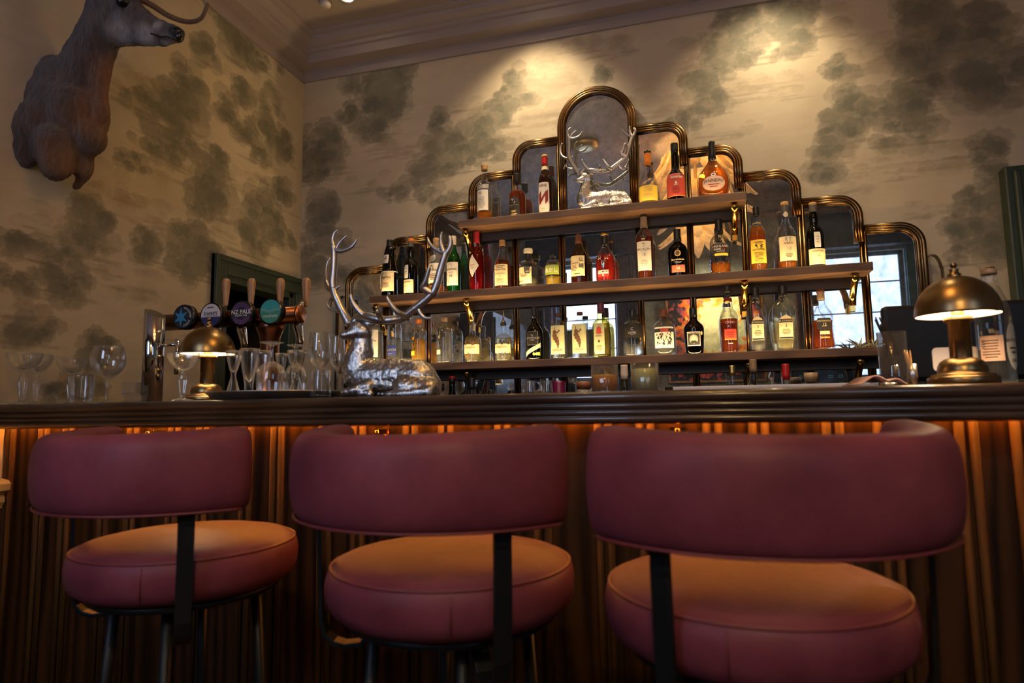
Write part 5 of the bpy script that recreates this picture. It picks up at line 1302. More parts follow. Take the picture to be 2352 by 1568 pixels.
# ================================================================== LAMPS
lampw = pm('lamp_inner_white', (0.85, 0.80, 0.70), 0.5)
def make_lamp(lab, loc):
    t = thing('table_lamp', lab, 'lamp', loc, group='brass mushroom lamps on the bar')
    MB().lathe([(0, 0), (.060, 0), (.0625, .002), (.0625, .013), (.0605, .0155), (.056, .0165), (.0555, .0195), (.053, .0215), (.044, .0225), (.0435, .030), (.042, .038), (.038, .0455), (.031, .051), (.024, .0532), (.0195, .0538), (0, .0538)], 48, cap=False).build('base', brass, t)
    MB().lathe([(.0195, .052), (.0195, .127), (.0255, .128), (.0262, .1295), (.0262, .136), (.024, .1375), (0, .1375)], 36, cap=False).build('column', brass, t)
    out_ = [(.0755, .1410), (.0765, .1425)] + [(.0762 * math.cos(a), .1425 + .0795 * math.sin(a)) for a in np.linspace(0.03, PI / 2 - .06, 18)] + [(0, .222)]
    inn = [(.0735, .1418)] + [(.0735 * math.cos(a), .1420 + .0765 * math.sin(a)) for a in np.linspace(0.03, PI / 2 - .06, 18)] + [(0, .2185)]
    sh_ = MB().lathe(out_, 56, cap=False).build('lamp_shade', brass, t)
    MB().lathe(inn, 56, cap=False).build('shade_lining', lampw, sh_)
    rim = MB().tube([(.0748 * math.cos(a), .0748 * math.sin(a), .1415) for a in np.linspace(0, 2 * PI, 57)[:-1]], .0012, 6, closed=True); rim.build('rim', brass, sh_)
    MB().lathe([(.012, .220), (.0125, .226), (.009, .228), (.0075, .233), (.0098, .236), (.004, .238), (.0035, .2395)] + [(.0065 * math.sin(a), .2445 - .0062 * math.cos(a)) for a in np.linspace(.6, PI, 8)], 24, cap=False).build('finial', brass, t)
    sp_ = MB()
    for k in range(3):
        a = rad(20 + 120 * k); sp_.tube([(.014 * math.cos(a), .014 * math.sin(a), .1385), (.074 * math.cos(a), .074 * math.sin(a), .1445)], .0008, 6)
    sp_.build('shade_carrier', brass, t)
    MB().sphere((0, 0, .176), .018, 18, 12, (1, 1, 1.25)).build('bulb', emi('lamp_bulb', (1.0, 0.70, 0.40), 230), t)
    MB().lathe([(.012, .1375), (.012, .150), (0, .150)], 18, cap=False).build('lamp_socket', brass, t)
    return t
def lamp_at(px, py, Y): p = at(px, py, Y); return (p.x, Y, ZB + .0003)
L1 = make_lamp('brass mushroom table lamp at the left, between the coupe glass and the round tray', lamp_at(474, 915, 1.645))
L2 = copy_tree(L1); L1.scale = (1.04, 1.04, 1.04); L2.location = lamp_at(2213, 880, 1.51); L2.rotation_euler = (0, 0, rad(75))
tag(L2, 'brass mushroom table lamp at the right end of the bar, beside the toothpicks', 'lamp', 'brass mushroom lamps on the bar')

# ================================================================== BEER TAPS
copper = pm('dark_copper', (0.16, 0.065, 0.035), 0.28, 1.0, var=(10, 0.4))
capcop = pm('copper_cap', (0.35, 0.13, 0.06), 0.35, 1.0)
chrome = pm('chrome', (0.72, 0.72, 0.72), 0.10, 1.0)
tapw = wood('tap_handle_oak', (0.24, 0.11, 0.045), (0.50, 0.27, 0.12), 6, (20, 20, 1.2), 0.45)
TY = 1.88
TX0, TX1, TZ_ = at(400, 735, TY).x - .06, at(690, 726, TY).x, at(620, 726, TY).z
tw = thing('beer_tower', 'dark copper T-shaped beer tower with four taps behind the lamp', 'beer tap', (at(620, 780, TY).x, TY, ZB))
TCX = tw.location.x
def tl(x, y, z): return (x - TCX, y - TY, z - ZB)
MB().tube([tl(TX0, TY, TZ_), tl(TX1, TY, TZ_)], .0295, 28).build('pipe', copper, tw)
for x in (TX0, TX1): MB().tube([tl(x - .004, TY, TZ_), tl(x + .004, TY, TZ_)], .0305, 28).build('end_cap', capcop, tw)
MB().lathe([(.055, 0), (.055, .01), (.038, .02), (.033, .05), (.031, .19), (.034, .22), (.044, .247), (.053, .268)], 32).build('column', copper, tw)
navy = flat('badge_navy', (0.012, 0.02, 0.035), 0.4); bblue = flat('badge_blue', (0.03, 0.22, 0.42), 0.4); bviolet = flat('badge_violet', (0.14, 0.05, 0.20), 0.4); bteal = flat('badge_teal', (0.03, 0.28, 0.30), 0.4); bgreen = flat('badge_green', (0.04, 0.22, 0.16), 0.4); bwhite = flat('badge_white', (0.55, 0.52, 0.56), 0.4); bindigo = flat('badge_indigo', (0.02, 0.03, 0.14), 0.4); bpale = flat('badge_pale_teal', (0.30, 0.45, 0.38), 0.4)
def fill_disc(mb, r, y, mi, a0=0, a1=2 * PI, n=40, cz=0, cx=0):
    V = [(cx + r * math.cos(a), y, cz + r * math.sin(a)) for a in np.linspace(a0, a1, n)]
    mb.add(V, [tuple(range(n))], mi, False)
def word(mb, s, x, z, size, y, mi, rot=0.0, sx=1.0):
    V, F = text_geo(s, .012); c, q = math.cos(rot), math.sin(rot)
    mb.add([(x + (p[0] * sx * c - p[1] * q) * size, y, z + (p[0] * sx * q + p[1] * c) * size) for p in V], F, mi, False)
def arcword(mb, s, r, a0, a1, size, y, mi, inward=False):
    n = len(s)
    for i, ch in enumerate(s):
        a = a0 + (a1 - a0) * (i / (n - 1) if n > 1 else .5)
        if ch == ' ': continue
        word(mb, ch, r * math.cos(a), r * math.sin(a), size, y, mi, rot=(a - PI / 2) if not inward else (a + PI / 2))
badge_px = [(421, 735), (484, 726), (554, 725), (621, 722)]
hand_px = [519, 577, 644, 703]
BR = .0435
for i in range(4):
    bx = at(badge_px[i][0], badge_px[i][1], TY - .07).x
    mb = MB()
    y = TY - .070
    def loc(dx, dz, yy): return tl(bx + dx, yy, TZ_ + dz)
    b = MB().tube([loc(0, .004, y), loc(0, .004, TY - .048)], BR, 36); b.tube([loc(0, .004, TY - .05), loc(0, .004, TY)], .014, 16)
    bo = b.build('badge', blackn, tw)
    f = MB(); yf = -.0006; mats = [navy, bblue, bwhite, bindigo, bviolet, bteal, bgreen, bpale, P_['white'], P_['ink']]
    fill_disc(f, BR * .90, 0, {0: 0, 1: 2, 2: 0, 3: 5}[i])
    if i == 0:
        st = []
        for k in range(12):
            a = PI / 2 + k * PI / 6; r = BR * (.78 if k % 2 == 0 else .30); st.append((-.010 + r * math.cos(a) * .9, yf, r * math.sin(a)))
        f.add(st, [tuple(range(12))], 1, False)
        arcword(f, 'FREEDOM', BR * .70, rad(80), rad(2), BR * .21, yf * 2, 8); arcword(f, 'LAGER', BR * .70, rad(-84), rad(-30), BR * .21, yf * 2, 8, True)
    elif i == 1:
        n = 24; f.add([(BR * .9 * math.cos(a), yf, BR * .9 * math.sin(a)) for a in np.linspace(PI + .15, 2 * PI - .15, n)], [tuple(range(n))], 3, False)
        word(f, "SHARP'S", 0, BR * .12, BR * .36, yf * 2, 9); word(f, 'BREWERY', 0, BR * .6, BR * .15, yf * 2, 9); f.add([(-.028, yf, -.002), (.028, yf, -.002), (.028, yf, -.003), (-.028, yf, -.003)], [(0, 1, 2, 3)], 9, False)
    elif i == 2:
        for k in range(28):
            a = 2 * PI * k / 28; d = .055
            f.add([(r * math.cos(a + e), yf, r * math.sin(a + e)) for r, e in ((BR * .5, -d), (BR * .86, -d), (BR * .86, d), (BR * .5, d))], [(0, 1, 2, 3)], 4, False)
        f.add([(-.034, yf * 1.5, .012), (.034, yf * 1.5, .012), (.034, yf * 1.5, -.014), (-.034, yf * 1.5, -.014)], [(0, 1, 2, 3)], 0, False)
        word(f, 'NZ PALE', 0, .004, BR * .46, yf * 2, 8); word(f, 'PACIFIC ALE', 0, -.008, BR * .20, yf * 2, 8)
    else:
        n = 20
        low = [(BR * .9 * math.cos(a), yf, BR * .9 * math.sin(a)) for a in np.linspace(PI + .1, 2 * PI - .1, n)]
        wave = [(BR * .9 * (1 - 2 * q), yf, .002 + .003 * math.sin(q * 9)) for q in np.linspace(0.02, .98, 14)]
        f.add(low + wave, [tuple(range(n + 14))], 6, False)
        for dz in (.001, .006): f.add([(BR * .9 * (1 - 2 * q), yf * 1.6, dz + .003 * math.sin(q * 9)) for q in np.linspace(.02, .98, 14)] + [(BR * .9 * (1 - 2 * q), yf * 1.6, dz - .0016 + .003 * math.sin(q * 9)) for q in np.linspace(.98, .02, 14)], [tuple(range(28))], 7, False)
        word(f, 'COASTLINE', 0, -BR * .38, BR * .24, yf * 2, 8)
    fo = f.build('badge_print', mats, bo, auto=True); fo.location = loc(0, .004, y - .0006)
    hx = at(hand_px[i], 672, TY + .13).x
    hz = at(hand_px[i], 672, TY + .13).z
    g = MB().tube([tl(hx - .0, TY, TZ_ + .004), tl(hx, TY + .09, TZ_ + .004)], .012, 16)
    g.tube([tl(hx, TY + .085, TZ_ + .035), tl(hx, TY + .085, TZ_ - .03), tl(hx, TY + .10, TZ_ - .075), tl(hx, TY + .10, TZ_ - .095)], [.015, .017, .012, .010], 16)
    g.tube([tl(hx, TY + .085, TZ_ + .03), tl(hx, TY + .115, TZ_ + .07)], [.013, .008], 14)
    fa = g.build('faucet', chrome, tw)
    hb = [(.0075, -.052), (.0095, -.045), (.0135, .0), (.0165, .028), (.0165, .040), (.013, .050), (.006, .0545), (0, .055)]
    MB().lathe(hb, 24, c=tl(hx, TY + .13, hz), sy=.8).build('tap_handle', tapw, tw)

# ================================================================== GLASSWARE
GW = glass('stemware_glass', (0.99, 0.992, 0.99), (0.94, 0.95, 0.96), ior=1.6, refr=0.12, edge_sheen=0.13)
def gl_prof(kind):
    if kind == 'coupe': return [(.0, .0), (.036, .0), (.037, .002), (.012, .006), (.0075, .012), (.0085, .030), (.0125, .055), (.0135, .066), (.0105, .078), (.007, .086), (.012, .090), (.026, .098), (.040, .113), (.047, .130), (.0485, .142), (.0475, .142), (.045, .130), (.038, .115), (.024, .101), (.0, .094)]
    if kind == 'wine': return [(.0, .0), (.036, .0), (.037, .0015), (.010, .005), (.0045, .012), (.004, .075), (.006, .085), (.018, .094), (.033, .108), (.041, .130), (.042, .150), (.037, .180), (.033, .202), (.0322, .202), (.036, .180), (.041, .150), (.040, .131), (.032, .110), (.017, .097), (.0, .090)]
    if kind == 'balloon': return [(.0, .0), (.036, .0), (.037, .0015), (.010, .005), (.0055, .012), (.005, .075), (.010, .083), (.030, .094), (.048, .115), (.054, .140), (.052, .165), (.045, .190), (.0443, .190), (.0512, .165), (.053, .140), (.047, .116), (.029, .097), (.0, .088)]
    if kind == 'hour': return [(.0, .0), (.037, .0), (.037, .002), (.030, .020), (.018, .055), (.010, .080), (.013, .090), (.024, .115), (.037, .165), (.0362, .165), (.023, .117), (.011, .095), (.0, .090)]
    if kind == 'pils': return [(.0, .0), (.020, .0), (.021, .004), (.016, .012), (.016, .045), (.020, .070), (.030, .120), (.037, .170), (.0362, .170), (.029, .121), (.018, .073), (.0, .055)]
    if kind == 'tumbler': return [(.0, .0), (.029, .0), (.031, .003), (.035, .045), (.037, .095), (.0362, .095), (.034, .046), (.029, .012), (.0, .010)]
    if kind == 'ribbed': return [(.0, .0), (.033, .0), (.036, .003), (.040, .030), (.042, .060), (.042, .078), (.041, .078), (.041, .060), (.038, .031), (.033, .012), (.0, .010)]
    if kind == 'rocks': return [(.0, .0), (.039, .0), (.042, .003), (.043, .10), (.0415, .10), (.040, .012), (.0, .010)]
    if kind == 'bowl': return [(.0, .0), (.034, .0), (.036, .004), (.041, .04), (.040, .065), (.030, .085), (.012, .092), (.005, .10), (.0045, .135), (.012, .140), (.033, .1435), (.0335, .146), (.0, .146)]
    return [(.0, .0), (.02, .0), (.02, .05), (.0, .05)]
def tumbler_up(kind, label, px, py, Y, h, flip=False, ribs=0, amp=0.0, group='glasses on the left of the bar', z=None, name=None, cat='glass', w=None):
    """one drinking glass; h = its height in metres"""
    p = at(px, py, Y); zz = (ZB if z is None else z) + .0006
    pr = gl_prof(kind); H = max(q[1] for q in pr); s = h / H; sr = s if w is None else w / 2 / max(q[0] for q in pr)
    prof = [(r * sr, zc * s) for r, zc in pr]
    if flip: prof = [(r, h - zc) for r, zc in prof]
    t = thing(name or 'drinking_glass', label, cat, (p.x, Y, zz), RND.random() * 6, group)
    stem_top = None
    MB().lathe(smooth_prof(prof, 1), 40, cap=False, ribs=ribs, amp=amp).build('glass_body', GW, t, auto=True)
    return t
def hgt(px, ytop, Y, z=None): return at(px, ytop, Y).z - (ZB if z is None else z)
def wid(px, py, Y, w): return w * mpp(px, py, Y)
Yg = 1.56
tumbler_up('coupe', 'faint champagne coupe at the far left end of the bar', 57, 812, 1.445, hgt(57, 811, 1.445), ribs=10, amp=.02, name='coupe_glass', w=wid(57, 812, 1.445, 90))
tumbler_up('coupe', 'second coupe from the left, standing just behind the leftmost one', 88, 815, 1.555, hgt(88, 815, 1.555), ribs=10, amp=.02, name='coupe_glass', w=wid(90, 815, 1.555, 74))
tumbler_up('coupe', 'coupe behind the short ribbed tumbler at the left of the bar', 166, 822, Yg + .10, hgt(166, 822, Yg + .1), ribs=10, amp=.02, name='coupe_glass', w=wid(166, 822, Yg + .1, 78))
tumbler_up('ribbed', 'short ribbed tumbler left of the big balloon glass', 189, 862, Yg - .02, hgt(189, 861, Yg - .02), ribs=20, amp=.03, name='tumbler', w=wid(189, 862, Yg - .02, 61))
tumbler_up('balloon', 'big balloon gin glass on a tall stem at the left of the bar', 250, 797, Yg, hgt(250, 796, Yg), ribs=18, amp=.012, name='balloon_glass', w=wid(250, 830, Yg, 87))
for k, (px, w_, y0, lab) in enumerate(((306, 46, 878, 'square glass votive left of the steel cylinder, upper of the pair'), (322, 58, 905, 'low square glass dish left of the steel cylinder, under the votive'))):
    Y = Yg + .02; hw = w_ * mpp(px, 900, Y) / 2 * .92
    p = at(px, 900, Y)
    zb = ZB + .0006 if k == 1 else at(px, 906, Y).z
    zt = at(px, y0, Y).z if k == 0 else at(px, 908, Y).z
    t = thing('votive_glass' if k == 0 else 'glass_dish', lab, 'glass', (p.x + (0.0 if k else .004), Y, zb), .06, 'glasses on the left of the bar')
    m = MB(); q = .004; hh = max(zt - zb, .012)
    m.box(-hw, hw, -hw, hw, 0, .005).box(-hw, hw, -hw, -hw + q, .005, hh).box(-hw, hw, hw - q, hw, .005, hh).box(-hw, -hw + q, -hw + q, hw - q, .005, hh).box(hw - q, hw, -hw + q, hw - q, .005, hh)
    m.build('glass_body', GW, t, bevel=.0012)
tumbler_up('coupe', 'clear coupe with faceted stem standing just left of the lamp', 422, 812, 1.442, hgt(422, 811, 1.442), ribs=10, amp=.022, name='coupe_glass', w=wid(422, 812, 1.442, 77))
# polished steel cylinder with slanted top and a pull handle
pc = at(353, 800, 1.60); Rc = 50 * mpp(353, 800, 1.60) / 2
ht = hgt(353, 720, 1.60)
cyl = thing('steel_cylinder', 'polished steel cylinder with slanted top and bar handle, left of the lamp', 'beer font', (pc.x, 1.60, ZB))
V = []; F = []; n = 48
for k in range(n):
    a = 2 * PI * k / n; V.append((Rc * math.cos(a), Rc * math.sin(a), 0.0))
for k in range(n):
    a = 2 * PI * k / n; V.append((Rc * math.cos(a), Rc * math.sin(a), ht - .016 * math.cos(a) + .002 * math.sin(a)))
F = [(k, (k + 1) % n, n + (k + 1) % n, n + k) for k in range(n)] + [tuple(range(n))[::-1], tuple(range(n, 2 * n))]
mb = MB().add(V, F, 0, True); mb.sm[-1] = mb.sm[-2] = False
mb.build('body', pm('mirror_steel', (0.62, 0.62, 0.64), 0.07, 1.0), cyl)
hx = (at(407, 800, 1.60).x - pc.x)
hz0, hz1 = hgt(407, 860, 1.6), hgt(407, 779, 1.6)
mb = MB().tube([(hx, 0, hz0), (hx, 0, hz1)], .0062, 14); mb.tube([(Rc * .95, 0, hz1 - .016), (hx, 0, hz1 - .016)], .0042, 10)
mb.build('handle', MATS['mirror_steel'], cyl)

# round tray and what stands on it
TYC = 1.60
tx0, tx1 = at(500, 905, TYC).x, at(786, 905, TYC).x
tr_r = (tx1 - tx0) / 2 * .98; tcx = (tx0 + tx1) / 2
TYC = YB + .03 + tr_r
tx0, tx1 = at(500, 905, TYC - .02).x, at(788, 905, TYC - .02).x
tr_r = (tx1 - tx0) / 2; tcx = (tx0 + tx1) / 2; TYC = YB + .03 + tr_r
tray = thing('serving_tray', 'round dark pewter tray carrying the mixed glasses', 'tray', (tcx, TYC, ZB + .0004))
MB().lathe([(0, 0), (tr_r * .86, 0), (tr_r * .91, .003), (tr_r * .98, .018), (tr_r, .021), (tr_r, .0235), (tr_r * .965, .0225), (tr_r * .89, .006), (tr_r * .86, .004), (0, .004)], 64, cap=False).build('tray_body', pm('pewter', (0.46, 0.41, 0.35), 0.5, 1.0, var=(10, .3)), tray)
TZt = ZB + .005
def on_tray(kind, lab, px, ytop, Y, flip=False, w=70, **k):
    return tumbler_up(kind, lab, px, ytop + 30, Y, hgt(px, ytop, Y, TZt), flip, group='glasses on the round tray', z=TZt, w=wid(px, ytop + 30, Y, w), **k)
on_tray('hour', 'hourglass shaped flared glass at the left edge of the tray', 537, 806, 1.545, w=41, ribs=10, amp=.02)
on_tray('pils', 'tall fluted tapering glass, second from the left on the tray', 573, 801, 1.60, w=48, ribs=12, amp=.025)
on_tray('pils', 'tapering glass behind the upturned wine glass at the left half of the tray', 604, 806, 1.685, w=42, ribs=12, amp=.02)
on_tray('bowl', 'wine glass standing upside down, left one of two with foot in the air', 624, 786, 1.525, w=70, name='wine_glass', ribs=14, amp=.012)
on_tray('bowl', 'wine glass standing upside down, right one of two with foot in the air', 679, 792, 1.60, w=52, name='wine_glass', ribs=14, amp=.012)
on_tray('hour', 'flared glass behind the right upturned wine glass', 681, 805, 1.72, w=46, ribs=10, amp=.02)
on_tray('hour', 'flared glass between the two upturned wine glasses', 646, 812, 1.66, w=30, ribs=10, amp=.02)
on_tray('wine', 'tall upright wine glass at the right of the tray', 734, 763, 1.65, w=54, name='wine_glass')
on_tray('ribbed', 'upturned ribbed tumbler in front of the upright wine glass', 737, 846, 1.53, w=49, ribs=16, amp=.03, flip=True, name='tumbler')
on_tray('wine', 'upright wine glass at the right edge of the tray beside the stag', 775, 771, 1.62, w=38, name='wine_glass')

# two drinks, the long white tray, menu folder
def drink(lab, px, ytop, w, Y, col, lev, group='mixed drinks on the bar'):
    h = hgt(px, ytop, Y); p = at(px, ytop + 30, Y); wr = wid(px, ytop + 30, Y, w) / 2
    t = thing('rocks_glass', lab, 'drink', (p.x, Y, ZB + .0006), .1, group)
    pr = [(r * wr / .043, z * h / .10) for r, z in gl_prof('rocks')]
    MB().lathe(pr, 60, cap=False, ribs=16, amp=.012).build('glass_body', GW, t, auto=True)
    MB().lathe([(0, .013), (wr * .90, .013), (wr * .945, h * lev), (0, h * lev)], 48, cap=False).build('drink', col, t)
    return t
drink('rocks glass of amber orange cocktail towards the middle of the bar', 1389, 838, 62, 1.86, pm('cocktail_amber', (0.95, 0.40, 0.07), 0.15, sss=0.06), .66)
drink('rocks glass of cloudy pale yellow juice on the bar, right of the amber cocktail', 1481, 835, 64, 1.86, pm('cloudy_juice', (0.93, 0.82, 0.36), 0.3, sss=0.05), .82)
wt0, wt1 = at(1545, 890, 1.93), at(2020, 885, 1.93)
wz = at(1700, 885, 1.93).z
wt = thing('white_tray', 'long low white tray with a black end lying along the back of the bar', 'tray', ((wt0.x + wt1.x) / 2, 1.95, ZB + .0004))
hl = (wt1.x - wt0.x) / 2
MB().box(-hl, hl, -.02, .035, 0, wz - ZB).build('tray_body', pm('white_melamine', (0.62, 0.60, 0.66), 0.4), wt, bevel=.003)
MB().box(-hl - .022, -hl, -.02, .035, 0, wz - ZB + .001).build('end_cap', blk, wt, bevel=.002)
fo = at(2004, 878, 1.66); fw = 118 * mpp(2004, 878, 1.66) / 2
fl_ = thing('menu_folder', 'pinkish leather bill folder lying curled beside the long white tray', 'folder', (fo.x, 1.64, ZB + .0004), .1)
pinkl = pm('pink_leather', (0.36, 0.20, 0.17), 0.5, var=(12, .2))
def sheet(zf, name):
    V = []; F = []; n = 24
    for j in (0, 1):
        for i in range(n + 1):
            u = -1 + 2 * i / n; V.append((u * fw, -.05 + .11 * j, zf(u)))
    for i in range(n): F.append((i, i + 1, n + 2 + i, n + 1 + i))
    o = MB().add(V, F).build(name, pinkl, fl_); s = o.modifiers.new('t', 'SOLIDIFY'); s.thickness = .0025; s.offset = 1
sheet(lambda u: .0005, 'lower_cover'); sheet(lambda u: .004 + .020 * math.exp(-((u + .25) / .45) ** 2) + .012 * math.exp(-((u - .55) / .25) ** 2), 'upper_cover')
sp_o = at(2030, 880, 1.60)
tag(MB().sphere((0, 0, 0), .017, 18, 10, (1, .6, .32)).build('spoon', CAPM['steel'], None, loc=(sp_o.x, 1.555, ZB + .0058)), 'small steel spoon bowl shining in front of the bill folder', 'spoon')

# toothpicks
tc = at(2096, 862, 1.50); tr_ = 24 * mpp(2096, 862, 1.5) / 2; th_ = hgt(2096, 836, 1.5)
cupt = thing('toothpick_cup', 'small brushed steel cup of toothpicks beside the right lamp', 'cup', (tc.x, 1.50, ZB + .0004))
MB().lathe([(0, 0), (tr_, 0), (tr_, th_), (tr_ * .9, th_), (tr_ * .9, .003), (0, .003)], 28, cap=False).build('cup_body', pm('brushed_steel', (0.55, 0.52, 0.50), .3, 1.0), cupt)
pick = pm('toothpick_wood', (0.72, 0.42, 0.18), .6)
rp_ = random.Random(3)
pk0 = None
for i in range(34):
    a = rp_.random() * 2 * PI; rr = tr_ * .8 * math.sqrt(rp_.random())
    bx, by = rr * .3 * math.cos(a), rr * .3 * math.sin(a)
    lean = (-.012 + rp_.uniform(-.016, .012)); ln = th_ + .018 + rp_.uniform(-.004, .012)
    tx = max(-tr_ * .85, min(tr_ * .85, bx + lean * th_ / ln * 1.0)); 
    if pk0 is None:
        pk0 = MB().tube([(0, 0, 0), (0, 0, 1.0 * .03), (0, 0, .058), (0, 0, .064)], [.0008, .0011, .0011, .0003], 6)
        o = pk0.build('toothpick', pick); me_ = o.data
    else:
        o = bpy.data.objects.new('toothpick', me_); COL.objects.link(o)
    top = Vector((bx + lean * 1.4, by + rp_.uniform(-.010, .010), ln)); base = Vector((bx * .5, by * .5, .0045))
    # keep inside the rim
    d = top - base; k = (th_ - base.z) / d.z; q = base + d * k; m_ = math.hypot(q.x, q.y)
    if m_ > tr_ * .82: d.x *= tr_ * .8 / m_; d.y *= tr_ * .8 / m_
    o.location = Vector((tc.x, 1.50, ZB + .0004)) + base
    o.rotation_euler = d.to_track_quat('Z', 'Y').to_euler(); o.scale = (1, 1, d.length / .064)
    tag(o, 'pale wooden toothpick standing in the small steel cup', 'toothpick', 'toothpicks in the steel cup')
# clear tumbler with dark stirrers
jc = at(2051, 820, 1.78); jr = 72 * mpp(2051, 820, 1.78) / 2; jh = hgt(2051, 763, 1.78)
jug = thing('mixing_glass', 'tall clear mixing glass holding black stirrers, left of the toothpicks', 'glass', (jc.x, 1.78, ZB + .0006))
MB().lathe([(0, 0), (jr * .9, 0), (jr * .93, .004), (jr, jh), (jr * .96, jh), (jr * .89, .01), (0, .008)], 40, cap=False).build('glass_body', GW, jug, auto=True)
MB().lathe([(0, .010), (jr * .80, .010), (jr * .84, jh * .55), (0, jh * .55)], 32, cap=False).build('dark_lining', pm('dark_drink', (0.03, 0.018, 0.015), .3), jug)
for i in range(9):
    a = i * .7; o_ = MB().tube([(0, 0, 0), (0, 0, .1)], .0018, 6) if i == 0 else None
    if o_: so_ = o_.build('stirrer', blk); sme = so_.data
    else: so_ = bpy.data.objects.new('stirrer', sme); COL.objects.link(so_)
    b_ = Vector((jr * .45 * math.cos(a), jr * .45 * math.sin(a), jh * .55)); tp = Vector((-jr * .62 + .010 * math.cos(a * 2.1), jr * .5 * math.sin(a * 1.7), jh + .028 + .012 * math.sin(i * 1.3)))
    d = tp - b_
    so_.location = Vector((jc.x, 1.78, ZB + .001)) + b_; so_.rotation_euler = d.to_track_quat('Z', 'Y').to_euler(); so_.scale = (1, 1, d.length / .1)
    tag(so_, 'thin black stirrer leaning in the clear mixing glass', 'stirrer', 'black stirrers in the mixing glass')
# white card sign behind the lamp
sg = at(2195, 824, 1.72); sw = 112 * mpp(2195, 824, 1.72) / 2; sz0, sz1 = hgt(2195, 852, 1.72), hgt(2195, 797, 1.72)
sign = thing('card_sign', 'white rounded card sign standing behind the right lamp', 'sign', (sg.x, 1.72, ZB + .0004))
r_ = .010; pl_ = []
for (cx_, cz_, a0) in ((sw - r_, sz1 - r_, 0), (-sw + r_, sz1 - r_, 90), (-sw + r_, sz0 + r_, 180), (sw - r_, sz0 + r_, 270)):
    pl_ += [(cx_ + r_ * math.cos(rad(a0 + q)), cz_ + r_ * math.sin(rad(a0 + q))) for q in (0, 22, 45, 68, 90)]
MB().prism(pl_, 0, .004, 'y').build('card', pm('card_white', (0.66, 0.58, 0.52), .55), sign)
m = MB(); word(m, 'zer', sw * .75, sz0 * .5 + sz1 * .5 - .006, .016, -.0006, 0); m.build('lettering', P_['ink'], sign, auto=True)
MB().box(-.02, .02, -.006, .02, 0, sz0 + .002).build('stand', blk, sign)
# big apothecary style bottle at the right end
gx = at(2287, 800, 1.70); gR = 92 * mpp(2287, 800, 1.70) / 2; gH = hgt(2287, 613, 1.70)
PR['apoth'] = [(.93, 0), (1, .02), (1, .50), (.97, .60), (.86, .68), (.66, .76), (.48, .82), (.42, .87), (.40, .93), (.40, 1)]
def l_bath(L): L.patch(P_['pink'], -1.05, .25, .20, .41).lines(-.45, .22, .38, 7, 1.0, P_['brown']).lines(-.85, .30, .38, 5, .25, P_['ink'])
def l_bath2(L): L.patch(P_['grey'], .38, 1.32, .12, .52, 'oval', nx=14, nz=14).text('BATHTUB', .86, .365, .22, P_['ink'], sx=.8).lines(.86, .25, .32, 2, .6, P_['ink']).text('GIN', .85, .20, .20, P_['ink']); return 'round_label'
bottle('bath', 'big clear gin bottle with wooden cap and paper labels behind the right lamp', 'bottle', (gx.x, 1.70, ZB + .0006), gR, gH, 'apoth', liq='clear', level=.30, cap='tan', cap0=.935, az=-100, labels=[l_bath, l_bath2], group='bottles on the bar', name='gin_bottle')
# till
mz = at(2028, 703, 2.04).z; mx0 = at(2030, 760, 2.04).x; mx1 = mx0 + .36
CZ = 0.92
till = thing('till_monitor', 'black till screen seen from behind between the mixing glass and the right lamp', 'till', ((mx0 + mx1) / 2, 2.04, ZB + .0005))
hw_ = (mx1 - mx0) / 2; zt = mz - ZB
MB().box(-hw_, hw_, 0, .035, zt - .215, zt).build('housing', blk, till, bevel=.012)
scr = MB().box(-hw_ + .015, hw_ - .015, .0352, .037, zt - .20, zt - .015).build('screen', pm('dark_screen', (0.012, 0.018, 0.022), .12), till)
ic = MB()
for i in range(6):
    for j in range(4):
        if (i * 7 + j * 3) % 5 == 0: continue
        x = -hw_ + .04 + i * (2 * hw_ - .1) / 5; z = zt - .04 - j * .042
        for (a, b, c, d) in ((0, .022, .013, .0145), (0, .022, 0, .0015), (0, .0015, 0, .0145), (.0205, .022, 0, .0145)): ic.box(x + a, x + b, .0371, .0376, z + c, z + d)
ic.build('screen_icon', emi('screen_glow', (0.15, 0.5, 0.6), .35), scr)
MB().box(-.05, .05, .005, .03, .010, zt - .20).build('stand', blk, till); MB().box(-.09, .09, -.04, .06, 0, .012).build('foot', blk, till, bevel=.003)
# ================================================================== BACK COUNTER
bc_ = thing('back_counter', 'dark low counter along the wall beneath the bottle shelves', 'counter', (0, 0, 0))
MB().box(XL + .01, 2.2, 2.60, YW - .005, CZ - .03, CZ).build('countertop', pm('counter_top_dark', (0.03, 0.022, 0.018), .35), bc_, bevel=.004)
for i in range(7):
    x0 = -1.95 + i * .56
    MB().box(x0 + .005, x0 + .555, 2.645, 2.665, .12, CZ - .04).build('cupboard_door', top_m, bc_, bevel=.003)
MB().box(XL + .02, 2.19, 2.67, YW - .005, 0.0, CZ - .03).build('carcass', MATS['dark_cupboard_wood'], bc_)
def cbot(key, lab, px, w, ytop, style, Y=2.90, **k):
    p = at(px, ytop + 20, Y); R = w * mpp(px, ytop, Y) / 2; H = at(px, ytop, Y).z - CZ
    return bottle(key, lab, 'bottle', (p.x, Y, CZ + .0006), R, H, style, group='bottles on the back counter', **k)
cbot('c1', 'short clear bottle with black cap on the back counter, beside the large stag', 1014, 34, 880, 'slim', Y=2.80, liq='clear', level=.4, cap='black', cap0=.86)
cbot('c2', 'dark wine bottle with red cap on the back counter near the stag', 1039, 38, 865, 'wine', Y=2.94, g=G_BLACK, cap='black', cap0=.90, captop=('red', .965), name='wine_bottle')
cbot('c3', 'clear bottle with tall black stopper on the back counter, right of the red capped wine', 1084, 38, 868, 'slim', liq='clear', level=.5, cap='black', cap0=.80)
